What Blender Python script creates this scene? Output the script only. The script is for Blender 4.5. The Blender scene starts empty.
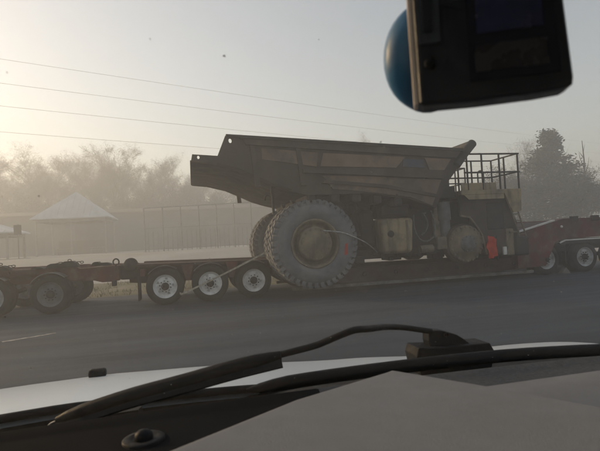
import bpy, bmesh, math, random
from mathutils import Vector, Matrix, noise

rad = math.radians
scene = bpy.context.scene
COL = scene.collection

# ------------------------------------------------------------------ camera
EYE = Vector((0.0, 0.0, 1.58))
YAW, PITCH, ROLL, FPX = rad(12.44), rad(1.55), rad(3.07), 490.0
fwd = Vector((math.sin(YAW) * math.cos(PITCH), math.cos(YAW) * math.cos(PITCH), math.sin(PITCH)))
rgt0 = Vector((math.cos(YAW), -math.sin(YAW), 0))
up0 = rgt0.cross(fwd)
rgt = rgt0 * math.cos(ROLL) - up0 * math.sin(ROLL)
upv = rgt0 * math.sin(ROLL) + up0 * math.cos(ROLL)
cam_data = bpy.data.cameras.new("camera")
cam = bpy.data.objects.new("camera", cam_data)
COL.objects.link(cam)
cam.matrix_world = Matrix(((rgt.x, upv.x, -fwd.x, EYE.x), (rgt.y, upv.y, -fwd.y, EYE.y), (rgt.z, upv.z, -fwd.z, EYE.z), (0, 0, 0, 1)))
cam_data.sensor_width = 36.0
cam_data.lens = FPX / 600.0 * 36.0
cam_data.clip_start = 0.02
cam_data.clip_end = 4000
cam_data.dof.use_dof = True
cam_data.dof.focus_distance = 15.0
cam_data.dof.aperture_fstop = 13.0
scene.camera = cam

# ------------------------------------------------------------------ sky, sun, exposure
SUN_AZ, SUN_EL = rad(-52.0), rad(18.0)          # azimuth from +Y towards +X
world = bpy.data.worlds.new("World")
scene.world = world
world.use_nodes = True
wn = world.node_tree
bg = wn.nodes["Background"]
sky = wn.nodes.new("ShaderNodeTexSky")
sky.sky_type = 'NISHITA'
sky.sun_disc = False
sky.sun_elevation = SUN_EL
sky.sun_rotation = SUN_AZ
sky.air_density = 1.0
sky.dust_density = 1.2
sky.ozone_density = 1.0
hsv = wn.nodes.new("ShaderNodeHueSaturation")
hsv.inputs["Saturation"].default_value = 0.80
wn.links.new(sky.outputs[0], hsv.inputs["Color"])
tint = wn.nodes.new("ShaderNodeMix"); tint.data_type = 'RGBA'; tint.blend_type = 'MULTIPLY'
tint.inputs["Factor"].default_value = 1.0
tint.inputs["B"].default_value = (1.17, 0.972, 0.775, 1)
wn.links.new(hsv.outputs[0], tint.inputs["A"])
wn.links.new(tint.outputs["Result"], bg.inputs["Color"])
bg.inputs["Strength"].default_value = 0.145

sun_data = bpy.data.lights.new("sun", 'SUN')
sun_data.energy = 3.0
sun_data.angle = rad(12)
sun_data.color = (1.0, 0.65, 0.31)
sun = bpy.data.objects.new("sun", sun_data)
COL.objects.link(sun)
sd = Vector((math.sin(SUN_AZ) * math.cos(SUN_EL), math.cos(SUN_AZ) * math.cos(SUN_EL), math.sin(SUN_EL)))
sun.rotation_euler = sd.to_track_quat('Z', 'Y').to_euler()
sun.location = (-30, 40, 40)

scene.view_settings.view_transform = 'Standard'
scene.view_settings.look = 'None'
scene.view_settings.gamma = 1.0
scene.view_settings.exposure = 0.66
try:
    scene.cycles.use_denoising = True
    scene.cycles.max_bounces = 4
    scene.cycles.use_adaptive_sampling = True
    scene.cycles.adaptive_threshold = 0.025
    scene.cycles.adaptive_min_samples = 24
    scene.cycles.volume_bounces = 1
    scene.cycles.transparent_max_bounces = 24
    scene.cycles.caustics_reflective = False
    scene.cycles.caustics_refractive = False
except Exception:
    pass

# ------------------------------------------------------------------ materials
def mat(name, col, rough=0.7, col2=None, scale=3.0, detail=6.0, lo=0.4, hi=0.62, bump=0.0, bscale=40.0, metal=0.0, spec=0.35, stretch=None, col3=None, scale3=1.0, translucent=0.0):
    m = bpy.data.materials.new(name)
    m.use_nodes = True
    nt = m.node_tree
    b = nt.nodes["Principled BSDF"]
    b.inputs["Roughness"].default_value = rough
    b.inputs["Metallic"].default_value = metal
    b.inputs["Specular IOR Level"].default_value = spec
    tc = nt.nodes.new("ShaderNodeTexCoord")
    mp = nt.nodes.new("ShaderNodeMapping")
    nt.links.new(tc.outputs["Object"], mp.inputs[0])
    if stretch:
        mp.inputs["Scale"].default_value = stretch
    def noisefac(sc, l, h_):
        n = nt.nodes.new("ShaderNodeTexNoise")
        n.inputs["Scale"].default_value = sc
        n.inputs["Detail"].default_value = detail
        n.inputs["Roughness"].default_value = 0.6
        nt.links.new(mp.outputs[0], n.inputs["Vector"])
        r = nt.nodes.new("ShaderNodeMapRange")
        r.inputs["From Min"].default_value = l
        r.inputs["From Max"].default_value = h_
        nt.links.new(n.outputs["Fac"], r.inputs["Value"])
        return r.outputs[0]
    if col2 is None:
        b.inputs["Base Color"].default_value = (*col, 1)
    else:
        mx = nt.nodes.new("ShaderNodeMix"); mx.data_type = 'RGBA'
        mx.inputs["A"].default_value = (*col, 1); mx.inputs["B"].default_value = (*col2, 1)
        nt.links.new(noisefac(scale, lo, hi), mx.inputs["Factor"])
        out = mx.outputs["Result"]
        if col3 is not None:
            m3 = nt.nodes.new("ShaderNodeMix"); m3.data_type = 'RGBA'
            m3.inputs["B"].default_value = (*col3, 1)
            nt.links.new(out, m3.inputs["A"])
            nt.links.new(noisefac(scale3, 0.5, 0.68), m3.inputs["Factor"])
            out = m3.outputs["Result"]
        nt.links.new(out, b.inputs["Base Color"])
        rr = nt.nodes.new("ShaderNodeMapRange")
        rr.inputs["To Min"].default_value = max(0.02, rough - 0.1); rr.inputs["To Max"].default_value = min(1, rough + 0.12)
        nt.links.new(noisefac(scale * 2.3, 0.35, 0.65), rr.inputs["Value"])
        nt.links.new(rr.outputs[0], b.inputs["Roughness"])
    if bump:
        n = nt.nodes.new("ShaderNodeTexNoise")
        n.inputs["Scale"].default_value = bscale
        n.inputs["Detail"].default_value = 5
        nt.links.new(mp.outputs[0], n.inputs["Vector"])
        bp = nt.nodes.new("ShaderNodeBump")
        bp.inputs["Strength"].default_value = bump
        bp.inputs["Distance"].default_value = 0.02
        nt.links.new(n.outputs["Fac"], bp.inputs["Height"])
        nt.links.new(bp.outputs[0], b.inputs["Normal"])
    return m

M = {}
M['asphalt'] = mat('asphalt', (0.038, 0.050, 0.069), 0.78, (0.053, 0.068, 0.091), 0.9, 8, 0.38, 0.62, 0.5, 160, stretch=(0.16, 1.0, 1.0), col3=(0.028, 0.035, 0.046), scale3=0.5, spec=0.3)
M['paint_worn'] = mat('paint_worn', (0.42, 0.42, 0.40), 0.8, (0.12, 0.12, 0.12), 9, 6, 0.42, 0.6)
M['ground'] = mat('ground', (0.33, 0.33, 0.32), 0.95, (0.22, 0.21, 0.185), 0.09, 8, 0.4, 0.62, 0.4, 6, col3=(0.42, 0.42, 0.42), scale3=0.05)
M['verge'] = mat('verge', (0.13, 0.115, 0.075), 0.95, (0.09, 0.095, 0.05), 0.8, 8, 0.4, 0.6, 0.6, 12, col3=(0.20, 0.18, 0.14), scale3=0.5)
M['grass'] = mat('grass', (0.115, 0.12, 0.055), 0.9, (0.20, 0.17, 0.10), 1.3, 4, 0.4, 0.6)
M['red_paint'] = mat('red_paint', (0.120, 0.022, 0.020), 0.65, (0.065, 0.022, 0.020), 1.6, 8, 0.4, 0.62, 0.15, 20, col3=(0.13, 0.09, 0.075), scale3=2.6)
M['red_dirty'] = mat('red_dirty', (0.050, 0.016, 0.015), 0.8, (0.030, 0.022, 0.020), 2.0, 8, 0.4, 0.62, 0.2, 20, col3=(0.060, 0.050, 0.045), scale3=2.2)
M['dusty_flange'] = mat('dusty_flange', (0.19, 0.185, 0.18), 0.85, (0.09, 0.085, 0.08), 3.0, 8, 0.4, 0.62)
M['steel_dark'] = mat('steel_dark', (0.016, 0.0165, 0.018), 0.7, (0.032, 0.031, 0.030), 2.5, 8, 0.42, 0.65, 0.15, 30)
M['body_steel'] = mat('body_steel', (0.068, 0.057, 0.049), 0.78, (0.032, 0.031, 0.032), 0.9, 9, 0.38, 0.62, 0.25, 12, col3=(0.105, 0.084, 0.066), scale3=0.9, spec=0.2)
M['body_inner'] = mat('body_inner', (0.055, 0.052, 0.049), 0.8, (0.028, 0.028, 0.029), 1.3, 9, 0.38, 0.62, 0.25, 12)
M['body_tan'] = mat('body_tan', (0.215, 0.155, 0.115), 0.8, (0.105, 0.080, 0.065), 0.9, 9, 0.36, 0.70, 0.2, 16, col3=(0.075, 0.066, 0.058), scale3=1.7)
M['khaki'] = mat('khaki', (0.31, 0.245, 0.155), 0.7, (0.21, 0.175, 0.125), 1.4, 8, 0.4, 0.64, 0.12, 18, col3=(0.13, 0.115, 0.09), scale3=2.2)
M['khaki_dull'] = mat('khaki_dull', (0.21, 0.175, 0.12), 0.8, (0.12, 0.105, 0.085), 2.4, 8, 0.4, 0.62, 0.2, 18)
M['blue_grey'] = mat('blue_grey', (0.17, 0.18, 0.19), 0.6, (0.08, 0.085, 0.09), 2.0, 8, 0.4, 0.62)
M['blue_plate'] = mat('blue_plate', (0.035, 0.055, 0.11), 0.6, (0.05, 0.055, 0.07), 6.0, 8, 0.4, 0.6)
M['rubber'] = mat('rubber', (0.012, 0.0125, 0.014), 0.9, (0.026, 0.025, 0.025), 4.0, 6, 0.4, 0.65, 0.1, 60)
M['rubber_dusty'] = mat('rubber_dusty', (0.100, 0.112, 0.132), 0.9, (0.17, 0.172, 0.176), 2.2, 9, 0.38, 0.64, 0.25, 40)
M['rim_white'] = mat('rim_white', (0.74, 0.74, 0.74), 0.5, (0.52, 0.51, 0.50), 6.0, 8, 0.42, 0.66, 0.05, 40)
M['rim_grey'] = mat('rim_grey', (0.40, 0.41, 0.43), 0.5, (0.26, 0.255, 0.25), 6.0, 8, 0.42, 0.66, 0.05, 40)
M['white_paint'] = mat('white_paint', (0.62, 0.62, 0.60), 0.55, (0.42, 0.41, 0.39), 2.6, 8, 0.45, 0.7)
M['strap'] = mat('strap', (0.42, 0.40, 0.33), 0.75, (0.28, 0.26, 0.22), 12.0, 4, 0.4, 0.6)
M['chain_steel'] = mat('chain_steel', (0.45, 0.45, 0.45), 0.35, (0.30, 0.29, 0.28), 9.0, 4, 0.4, 0.6, metal=0.7)
M['flag_red'] = mat('flag_red', (0.88, 0.090, 0.040), 0.8, (0.72, 0.060, 0.035), 5.0, 4, 0.4, 0.6)
_nt = M['flag_red'].node_tree
_tl = _nt.nodes.new("ShaderNodeBsdfTranslucent"); _tl.inputs[0].default_value = (0.88, 0.085, 0.035, 1)
_mx = _nt.nodes.new("ShaderNodeMixShader"); _mx.inputs[0].default_value = 0.45
_nt.links.new(_nt.nodes["Principled BSDF"].outputs[0], _mx.inputs[1]); _nt.links.new(_tl.outputs[0], _mx.inputs[2])
_nt.links.new(_mx.outputs[0], _nt.nodes["Material Output"].inputs["Surface"])
M['mark_red'] = mat('mark_red', (0.35, 0.03, 0.02), 0.4)  # colour of the red mark on the rear tyre
M['hose'] = mat('hose', (0.11, 0.115, 0.12), 0.5, (0.07, 0.07, 0.07), 8.0, 4, 0.4, 0.6)
M['galv'] = mat('galv', (0.20, 0.20, 0.20), 0.55, (0.13, 0.13, 0.13), 3.0, 6, 0.4, 0.6, metal=0.2)
M['roof_metal'] = mat('roof_metal', (0.52, 0.54, 0.56), 0.55, (0.44, 0.46, 0.48), 0.8, 6, 0.4, 0.62)
M['timber'] = mat('timber', (0.30, 0.29, 0.27), 0.8, (0.23, 0.22, 0.21), 3.0, 6, 0.4, 0.62)
M['shed_wall'] = mat('shed_wall', (0.125, 0.125, 0.12), 0.85, (0.095, 0.095, 0.092), 0.6, 6, 0.4, 0.62)
M['shed_roof'] = mat('shed_roof', (0.11, 0.085, 0.075), 0.8, (0.085, 0.07, 0.065), 0.9, 6, 0.4, 0.62)
M['shed_door'] = mat('shed_door', (0.15, 0.15, 0.148), 0.8, (0.12, 0.12, 0.12), 0.7, 4, 0.4, 0.62)
M['bark'] = mat('bark', (0.045, 0.038, 0.033), 0.9, (0.075, 0.066, 0.058), 3.0, 6, 0.4, 0.62)
M['needles'] = mat('needles', (0.035, 0.050, 0.032), 0.85, (0.055, 0.066, 0.042), 1.2, 4, 0.4, 0.62)
M['twigs'] = mat('twigs', (0.085, 0.072, 0.060), 0.9, (0.06, 0.052, 0.045), 1.5, 4, 0.4, 0.62)
M['dry_leaf'] = mat('dry_leaf', (0.060, 0.056, 0.045), 0.9, (0.048, 0.048, 0.038), 1.5, 4, 0.4, 0.62)
M['car_paint'] = mat('car_paint', (0.56, 0.635, 0.715), 0.25, spec=0.5)
M['black_plastic'] = mat('black_plastic', (0.010, 0.011, 0.013), 0.6, (0.016, 0.017, 0.019), 14.0, 6, 0.4, 0.62, 0.1, 120, spec=0.12)
M['wiper_black'] = mat('wiper_black', (0.010, 0.0115, 0.014), 0.5, (0.016, 0.017, 0.02), 22.0, 4, 0.5, 0.7, spec=0.08)
M['frit'] = mat('frit', (0.007, 0.008, 0.010), 0.95, spec=0.05)
M['dash'] = mat('dash', (0.188, 0.196, 0.210), 0.8, (0.162, 0.169, 0.182), 9.0, 8, 0.2, 0.8, 0.2, 700, spec=0.3)
M['dash_dark'] = mat('dash_dark', (0.050, 0.053, 0.060), 0.7, (0.046, 0.049, 0.055), 60.0, 6, 0.4, 0.62, 0.25, 520)
M['headliner'] = mat('headliner', (0.30, 0.29, 0.275), 0.95, (0.27, 0.26, 0.25), 8.0, 4, 0.4, 0.6)
M['cam_black'] = mat('cam_black', (0.010, 0.013, 0.020), 0.38, (0.014, 0.017, 0.024), 30.0, 4, 0.4, 0.6)
M['cam_lit_side'] = mat('cam_lit_side', (0.60, 0.52, 0.45), 0.45, (0.52, 0.46, 0.40), 20.0, 4, 0.4, 0.6)  # beige of the side face as lit, held in the base colour
M['cam_screen'] = mat('cam_screen', (0.008, 0.011, 0.020), 0.16, spec=0.8)
M['cam_image'] = mat('cam_image', (0.030, 0.036, 0.090), 0.2, (0.012, 0.016, 0.040), 18.0, 3, 0.35, 0.65, spec=0.6)
M['mount_blue'] = mat('mount_blue', (0.018, 0.120, 0.260), 0.45, (0.012, 0.080, 0.185), 12.0, 3, 0.35, 0.65, spec=0.6)
M['cam_lower'] = mat('cam_lower', (0.024, 0.024, 0.028), 0.25, (0.016, 0.016, 0.020), 30.0, 2, 0.2, 0.8, spec=0.6)
M['cam_panel'] = mat('cam_panel', (0.030, 0.038, 0.052), 0.5, (0.024, 0.030, 0.042), 30.0, 3, 0.35, 0.65)
M['speck'] = mat('speck', (0.55, 0.54, 0.50), 0.9)
M['speck_dark'] = mat('speck_dark', (0.06, 0.055, 0.05), 0.9)

def add_streaks(m, col, amount=0.55, sx=7.0, sz=0.8, lo=0.50, hi=0.70):
    nt = m.node_tree; b = nt.nodes["Principled BSDF"]
    src = b.inputs["Base Color"].links[0].from_socket
    tc = nt.nodes.new("ShaderNodeTexCoord"); mp = nt.nodes.new("ShaderNodeMapping")
    mp.inputs["Scale"].default_value = (sx, sx, sz)
    nt.links.new(tc.outputs["Object"], mp.inputs[0])
    n = nt.nodes.new("ShaderNodeTexNoise"); n.inputs["Scale"].default_value = 1.0; n.inputs["Detail"].default_value = 4
    nt.links.new(mp.outputs[0], n.inputs["Vector"])
    r = nt.nodes.new("ShaderNodeMapRange"); r.inputs["From Min"].default_value = lo; r.inputs["From Max"].default_value = hi; r.inputs["To Max"].default_value = amount
    nt.links.new(n.outputs["Fac"], r.inputs["Value"])
    mx = nt.nodes.new("ShaderNodeMix"); mx.data_type = 'RGBA'; mx.inputs["B"].default_value = (*col, 1)
    nt.links.new(src, mx.inputs["A"]); nt.links.new(r.outputs[0], mx.inputs["Factor"])
    nt.links.new(mx.outputs["Result"], b.inputs["Base Color"])
add_streaks(M['body_steel'], (0.13, 0.105, 0.085), 0.35, 2.0, 1.2, .45, .75)
add_streaks(M['body_tan'], (0.060, 0.050, 0.044), 0.5, 2.2, 1.4, .45, .75)
add_streaks(M['khaki'], (0.085, 0.072, 0.055), 0.7, 6.0, 1.2)
add_streaks(M['khaki_dull'], (0.07, 0.062, 0.05), 0.7, 6.0, 3.0)
add_streaks(M['red_paint'], (0.055, 0.045, 0.040), 0.7, 3.0, 3.0)

def glass_mat():
    m = bpy.data.materials.new('windscreen_glass')
    m.use_nodes = True
    nt = m.node_tree
    for n in list(nt.nodes):
        if n.type != 'OUTPUT_MATERIAL':
            nt.nodes.remove(n)
    out = [n for n in nt.nodes if n.type == 'OUTPUT_MATERIAL'][0]
    tr = nt.nodes.new("ShaderNodeBsdfTransparent"); tr.inputs[0].default_value = (0.85, 0.90, 0.955, 1)
    gl = nt.nodes.new("ShaderNodeBsdfGlossy"); gl.inputs["Roughness"].default_value = 0.03
    gl.inputs["Color"].default_value = (1, 1, 1, 1)
    lw = nt.nodes.new("ShaderNodeLayerWeight"); lw.inputs["Blend"].default_value = 0.5
    pw = nt.nodes.new("ShaderNodeMath"); pw.operation = 'POWER'; pw.inputs[1].default_value = 5.0
    nt.links.new(lw.outputs["Facing"], pw.inputs[0])
    ma = nt.nodes.new("ShaderNodeMath"); ma.operation = 'MULTIPLY_ADD'; ma.inputs[1].default_value = 0.92; ma.inputs[2].default_value = 0.034
    nt.links.new(pw.outputs[0], ma.inputs[0])
    mix = nt.nodes.new("ShaderNodeMixShader")
    nt.links.new(ma.outputs[0], mix.inputs[0]); nt.links.new(tr.outputs[0], mix.inputs[1]); nt.links.new(gl.outputs[0], mix.inputs[2])
    # fine road film on the glass
    tl = nt.nodes.new("ShaderNodeBsdfTranslucent"); tl.inputs[0].default_value = (0.62, 0.62, 0.60, 1)
    tc = nt.nodes.new("ShaderNodeTexCoord")
    nz = nt.nodes.new("ShaderNodeTexNoise"); nz.inputs["Scale"].default_value = 7.0; nz.inputs["Detail"].default_value = 6
    nt.links.new(tc.outputs["Object"], nz.inputs["Vector"])
    nz.inputs["Roughness"].default_value = 0.7
    mpv = nt.nodes.new("ShaderNodeMapping"); mpv.inputs["Scale"].default_value = (9.0, 1.2, 1.2); mpv.inputs["Rotation"].default_value = (0, 0, 0.35)
    nt.links.new(tc.outputs["Object"], mpv.inputs[0]); nt.links.new(mpv.outputs[0], nz.inputs["Vector"])
    mr = nt.nodes.new("ShaderNodeMapRange"); mr.inputs["From Min"].default_value = 0.3; mr.inputs["From Max"].default_value = 0.75
    mr.inputs["To Min"].default_value = 0.004; mr.inputs["To Max"].default_value = 0.016
    nt.links.new(nz.outputs["Fac"], mr.inputs["Value"])
    mix2 = nt.nodes.new("ShaderNodeMixShader")
    nt.links.new(mr.outputs[0], mix2.inputs[0]); nt.links.new(mix.outputs[0], mix2.inputs[1]); nt.links.new(tl.outputs[0], mix2.inputs[2])
    nt.links.new(mix2.outputs[0], out.inputs["Surface"])
    return m
M['glass'] = glass_mat()

# ------------------------------------------------------------------ mesh helpers
class MB:
    def __init__(self):
        self.v = []; self.f = []; self.smooth = []
    def add(self, vs, fs, smooth=False):
        o = len(self.v)
        self.v += [tuple(p) for p in vs]
        self.f += [tuple(i + o for i in f) for f in fs]
        self.smooth += [smooth] * len(fs)
        return self
    def box(self, x0, x1, y0, y1, z0, z1):
        vs = [(x, y, z) for z in (z0, z1) for y in (y0, y1) for x in (x0, x1)]
        return self.add(vs, [(0, 2, 3, 1), (4, 5, 7, 6), (0, 1, 5, 4), (2, 6, 7, 3), (0, 4, 6, 2), (1, 3, 7, 5)])
    def bbox(self, x0, x1, y0, y1, z0, z1, b=0.02):
        bm = bmesh.new()
        bmesh.ops.create_cube(bm, size=1)
        for v in bm.verts:
            v.co = Vector(((x0 + x1) / 2 + v.co.x * (x1 - x0), (y0 + y1) / 2 + v.co.y * (y1 - y0), (z0 + z1) / 2 + v.co.z * (z1 - z0)))
        bmesh.ops.bevel(bm, geom=list(bm.edges), offset=b, segments=2, affect='EDGES', profile=0.5)
        self.bm(bm); bm.free(); return self
    def bm(self, bm, smooth=False):
        bm.verts.index_update()
        self.add([v.co[:] for v in bm.verts], [[v.index for v in f.verts] for f in bm.faces], smooth)
        return self
    def prism(self, pts, y0, y1):
        """polygon of (x,z), extruded along y; n-gon caps"""
        n = len(pts)
        a = sum(pts[i][0] * pts[(i + 1) % n][1] - pts[(i + 1) % n][0] * pts[i][1] for i in range(n))
        if a < 0:
            pts = pts[::-1]
        vs = [(x, y0, z) for x, z in pts] + [(x, y1, z) for x, z in pts]
        fs = [tuple(range(n)), tuple(range(2 * n - 1, n - 1, -1))]
        fs += [(i, i + n, (i + 1) % n + n, (i + 1) % n) for i in range(n)]
        return self.add(vs, fs)
    def tube(self, path, r, n=8, caps=True, smooth=True):
        path = [Vector(p) for p in path]
        rs = r if isinstance(r, (list, tuple)) else [r] * len(path)
        rings = []; prev = None
        for i, p in enumerate(path):
            t = (path[min(i + 1, len(path) - 1)] - path[max(i - 1, 0)])
            if t.length < 1e-9: t = Vector((0, 0, 1))
            t.normalize()
            if prev is None:
                a = Vector((0, 0, 1)) if abs(t.z) < 0.9 else Vector((1, 0, 0))
                u = t.cross(a).normalized()
            else:
                u = (prev - t * prev.dot(t))
                u = u.normalized() if u.length > 1e-6 else t.orthogonal().normalized()
            prev = u
            w = t.cross(u)
            rings.append([p + (u * math.cos(2 * math.pi * k / n) + w * math.sin(2 * math.pi * k / n)) * rs[i] for k in range(n)])
        vs = [q for ring in rings for q in ring]
        fs = []
        for i in range(len(path) - 1):
            for k in range(n):
                fs.append((i * n + k, i * n + (k + 1) % n, (i + 1) * n + (k + 1) % n, (i + 1) * n + k))
        self.add(vs, fs, smooth)
        if caps:
            self.add(rings[0], [tuple(range(n - 1, -1, -1))]); self.add(rings[-1], [tuple(range(n))])
        return self
    def lathe(self, prof, c, n=32, axis='y', smooth=True, skip=None):
        """prof: (r, along) pairs; axis y => along is y"""
        vs = []
        for r, a in prof:
            for k in range(n):
                t = 2 * math.pi * k / n
                if axis == 'y':
                    vs.append((c[0] + r * math.cos(t), c[1] + a, c[2] + r * math.sin(t)))
                elif axis == 'z':
                    vs.append((c[0] + r * math.cos(t), c[1] + r * math.sin(t), c[2] + a))
        fs = []
        for i in range(len(prof) - 1):
            for k in range(n):
                if skip and skip(i, k): continue
                fs.append((i * n + k, i * n + (k + 1) % n, (i + 1) * n + (k + 1) % n, (i + 1) * n + k))
        return self.add(vs, fs, smooth)
    def obox(self, c, ax, ay, az):
        """oriented box, half-axes vectors"""
        c, ax, ay, az = Vector(c), Vector(ax), Vector(ay), Vector(az)
        vs = [c + ax * sx + ay * sy + az * sz for sz in (-1, 1) for sy in (-1, 1) for sx in (-1, 1)]
        return self.add(vs, [(0, 2, 3, 1), (4, 5, 7, 6), (0, 1, 5, 4), (2, 6, 7, 3), (0, 4, 6, 2), (1, 3, 7, 5)])
    def bar(self, p, q, w, d, upref=(0, 0, 1)):
        p, q = Vector(p), Vector(q)
        t = (q - p); L = t.length; t.normalize()
        s = t.cross(Vector(upref))
        s = s.normalized() if s.length > 1e-6 else Vector((0, 1, 0))
        u = s.cross(t)
        return self.obox((p + q) / 2, t * L / 2, s * d / 2, u * w / 2)
    def grid(self, fn, us, vs, smooth=True):
        pts = [fn(u, v) for u in us for v in vs]
        m = len(vs)
        fs = [(i * m + j, (i + 1) * m + j, (i + 1) * m + j + 1, i * m + j + 1) for i in range(len(us) - 1) for j in range(m - 1)]
        return self.add(pts, fs, smooth)
    def mesh(self, name, origin=(0, 0, 0)):
        me = bpy.data.meshes.new(name)
        o = Vector(origin)
        me.from_pydata([(Vector(p) - o)[:] for p in self.v], [], self.f)
        me.polygons.foreach_set("use_smooth", self.smooth)
        me.update()
        return me

def world_loc(o):
    p = Vector((0, 0, 0))
    while o is not None:
        p += o.location; o = o.parent
    return p

def link(name, me, m, parent=None, loc=(0, 0, 0), kind=None):
    o = bpy.data.objects.new(name, me)
    COL.objects.link(o)
    if m is not None and len(me.materials) == 0:
        me.materials.append(M[m])
    o.parent = parent
    o.location = loc
    if kind: o["kind"] = kind
    return o

def part(name, mb, m, parent, kind=None):
    """mesh given in world coordinates, parented to an unrotated thing"""
    w = world_loc(parent)
    return link(name, mb.mesh(name, w), m, parent, (0, 0, 0), kind)

def tag(o, label, cat, group=None):
    o["label"] = label; o["category"] = cat
    if group: o["group"] = group
    return o

def thing(name, label, cat, loc=(0, 0, 0), group=None):
    o = bpy.data.objects.new(name, None)
    o.empty_display_size = 0.2
    COL.objects.link(o); o.location = loc
    return tag(o, label, cat, group)

def solo(name, mb, m, label, cat, origin=None, group=None):
    if origin is None:
        xs = [p[0] for p in mb.v]; ys = [p[1] for p in mb.v]; zs = [p[2] for p in mb.v]
        origin = ((min(xs) + max(xs)) / 2, (min(ys) + max(ys)) / 2, min(zs))
    o = link(name, mb.mesh(name, origin), m, None, origin)
    return tag(o, label, cat, group)

def copy_tree(o, parent=None):
    c = o.copy(); COL.objects.link(c); c.parent = parent
    for ch in list(o.children):
        copy_tree(ch, c)
    return c

def frange(a, b, n):
    return [a + (b - a) * i / (n - 1) for i in range(n)]

# ------------------------------------------------------------------ ground, roads
def sstep(a, b, x):
    t = max(0.0, min(1.0, (x - a) / (b - a)))
    return t * t * (3 - 2 * t)

def gz(x, y):
    z = 1.15 * sstep(20, 42, y) * (1 - sstep(6, 24, x))
    if y > 17.3:
        z += 0.10 * noise.noise(Vector((x * 0.12, y * 0.12, 3.1))) * sstep(17.3, 21, y)
    return z - 0.03

mb = MB()
xs = [-600, -300, -150, -90] + frange(-60, 80, 71) + [110, 170, 300, 600]
ys = [-300, -100, -40] + frange(-20, 18, 10) + frange(19, 60, 42) + [66, 75, 90, 120, 160, 220, 300, 600]
mb.grid(lambda x, y: (x, y, gz(x, y)), xs, ys)
link('ground', mb.mesh('ground'), 'ground', kind='structure')

mb = MB()
mb.grid(lambda x, y: (x, y, 0.0), frange(-120, 160, 57), frange(5.5, 17.3, 5))
link('road', mb.mesh('road'), 'asphalt', kind='structure')
mb = MB()
mb.grid(lambda x, y: (x, y, -0.004), frange(-4.5, 5.5, 4), frange(-30, 5.6, 6))
link('side_road', mb.mesh('side_road'), 'asphalt', kind='structure')
mb = MB()
def vz(x, y):
    return gz(x, y) + 0.035 + 0.03 * noise.noise(Vector((x, y, 0))) * sstep(17.3, 17.9, y)
mb.grid(lambda x, y: (x, y + (0.18 * noise.noise(Vector((x * 0.9, 0, 7))) if y < 17.5 else 0), vz(x, y)), frange(-60, 80, 281), [17.25, 17.6, 18.2, 19, 20, 21, 22, 23.2])
link('verge', mb.mesh('verge'), 'verge', kind='structure')

mb = MB()
mb.add([(-3.42, 9.84, .004), (-2.66, 10.36, .004), (-2.70, 10.45, .004), (-3.48, 9.95, .004)], [(0, 1, 2, 3)])
link('road_marking', mb.mesh('road_marking'), 'paint_worn', kind='structure')

rng = random.Random(5)
mb = MB()
for _ in range(9000):
    x = rng.uniform(-14, 26); y = 17.4 + 5.6 * rng.random() ** 1.2
    if noise.noise(Vector((x * 0.6, y * 0.6, 1))) < -0.15: continue
    z = vz(x, y) - 0.01
    hgt = rng.uniform(0.05, 0.16); a = rng.uniform(0, 6.28); w = rng.uniform(0.008, 0.016)
    dx, dy = math.cos(a) * w, math.sin(a) * w
    lx, ly = rng.uniform(-.06, .06), rng.uniform(-.06, .06)
    mb.add([(x - dx, y - dy, z), (x + dx, y + dy, z), (x + lx, y + ly, z + hgt)], [(0, 1, 2)])
g = link('verge_grass', mb.mesh('verge_grass'), 'grass', kind='stuff')
tag(g, 'short dry brown green grass along the far road edge', 'grass')

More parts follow.
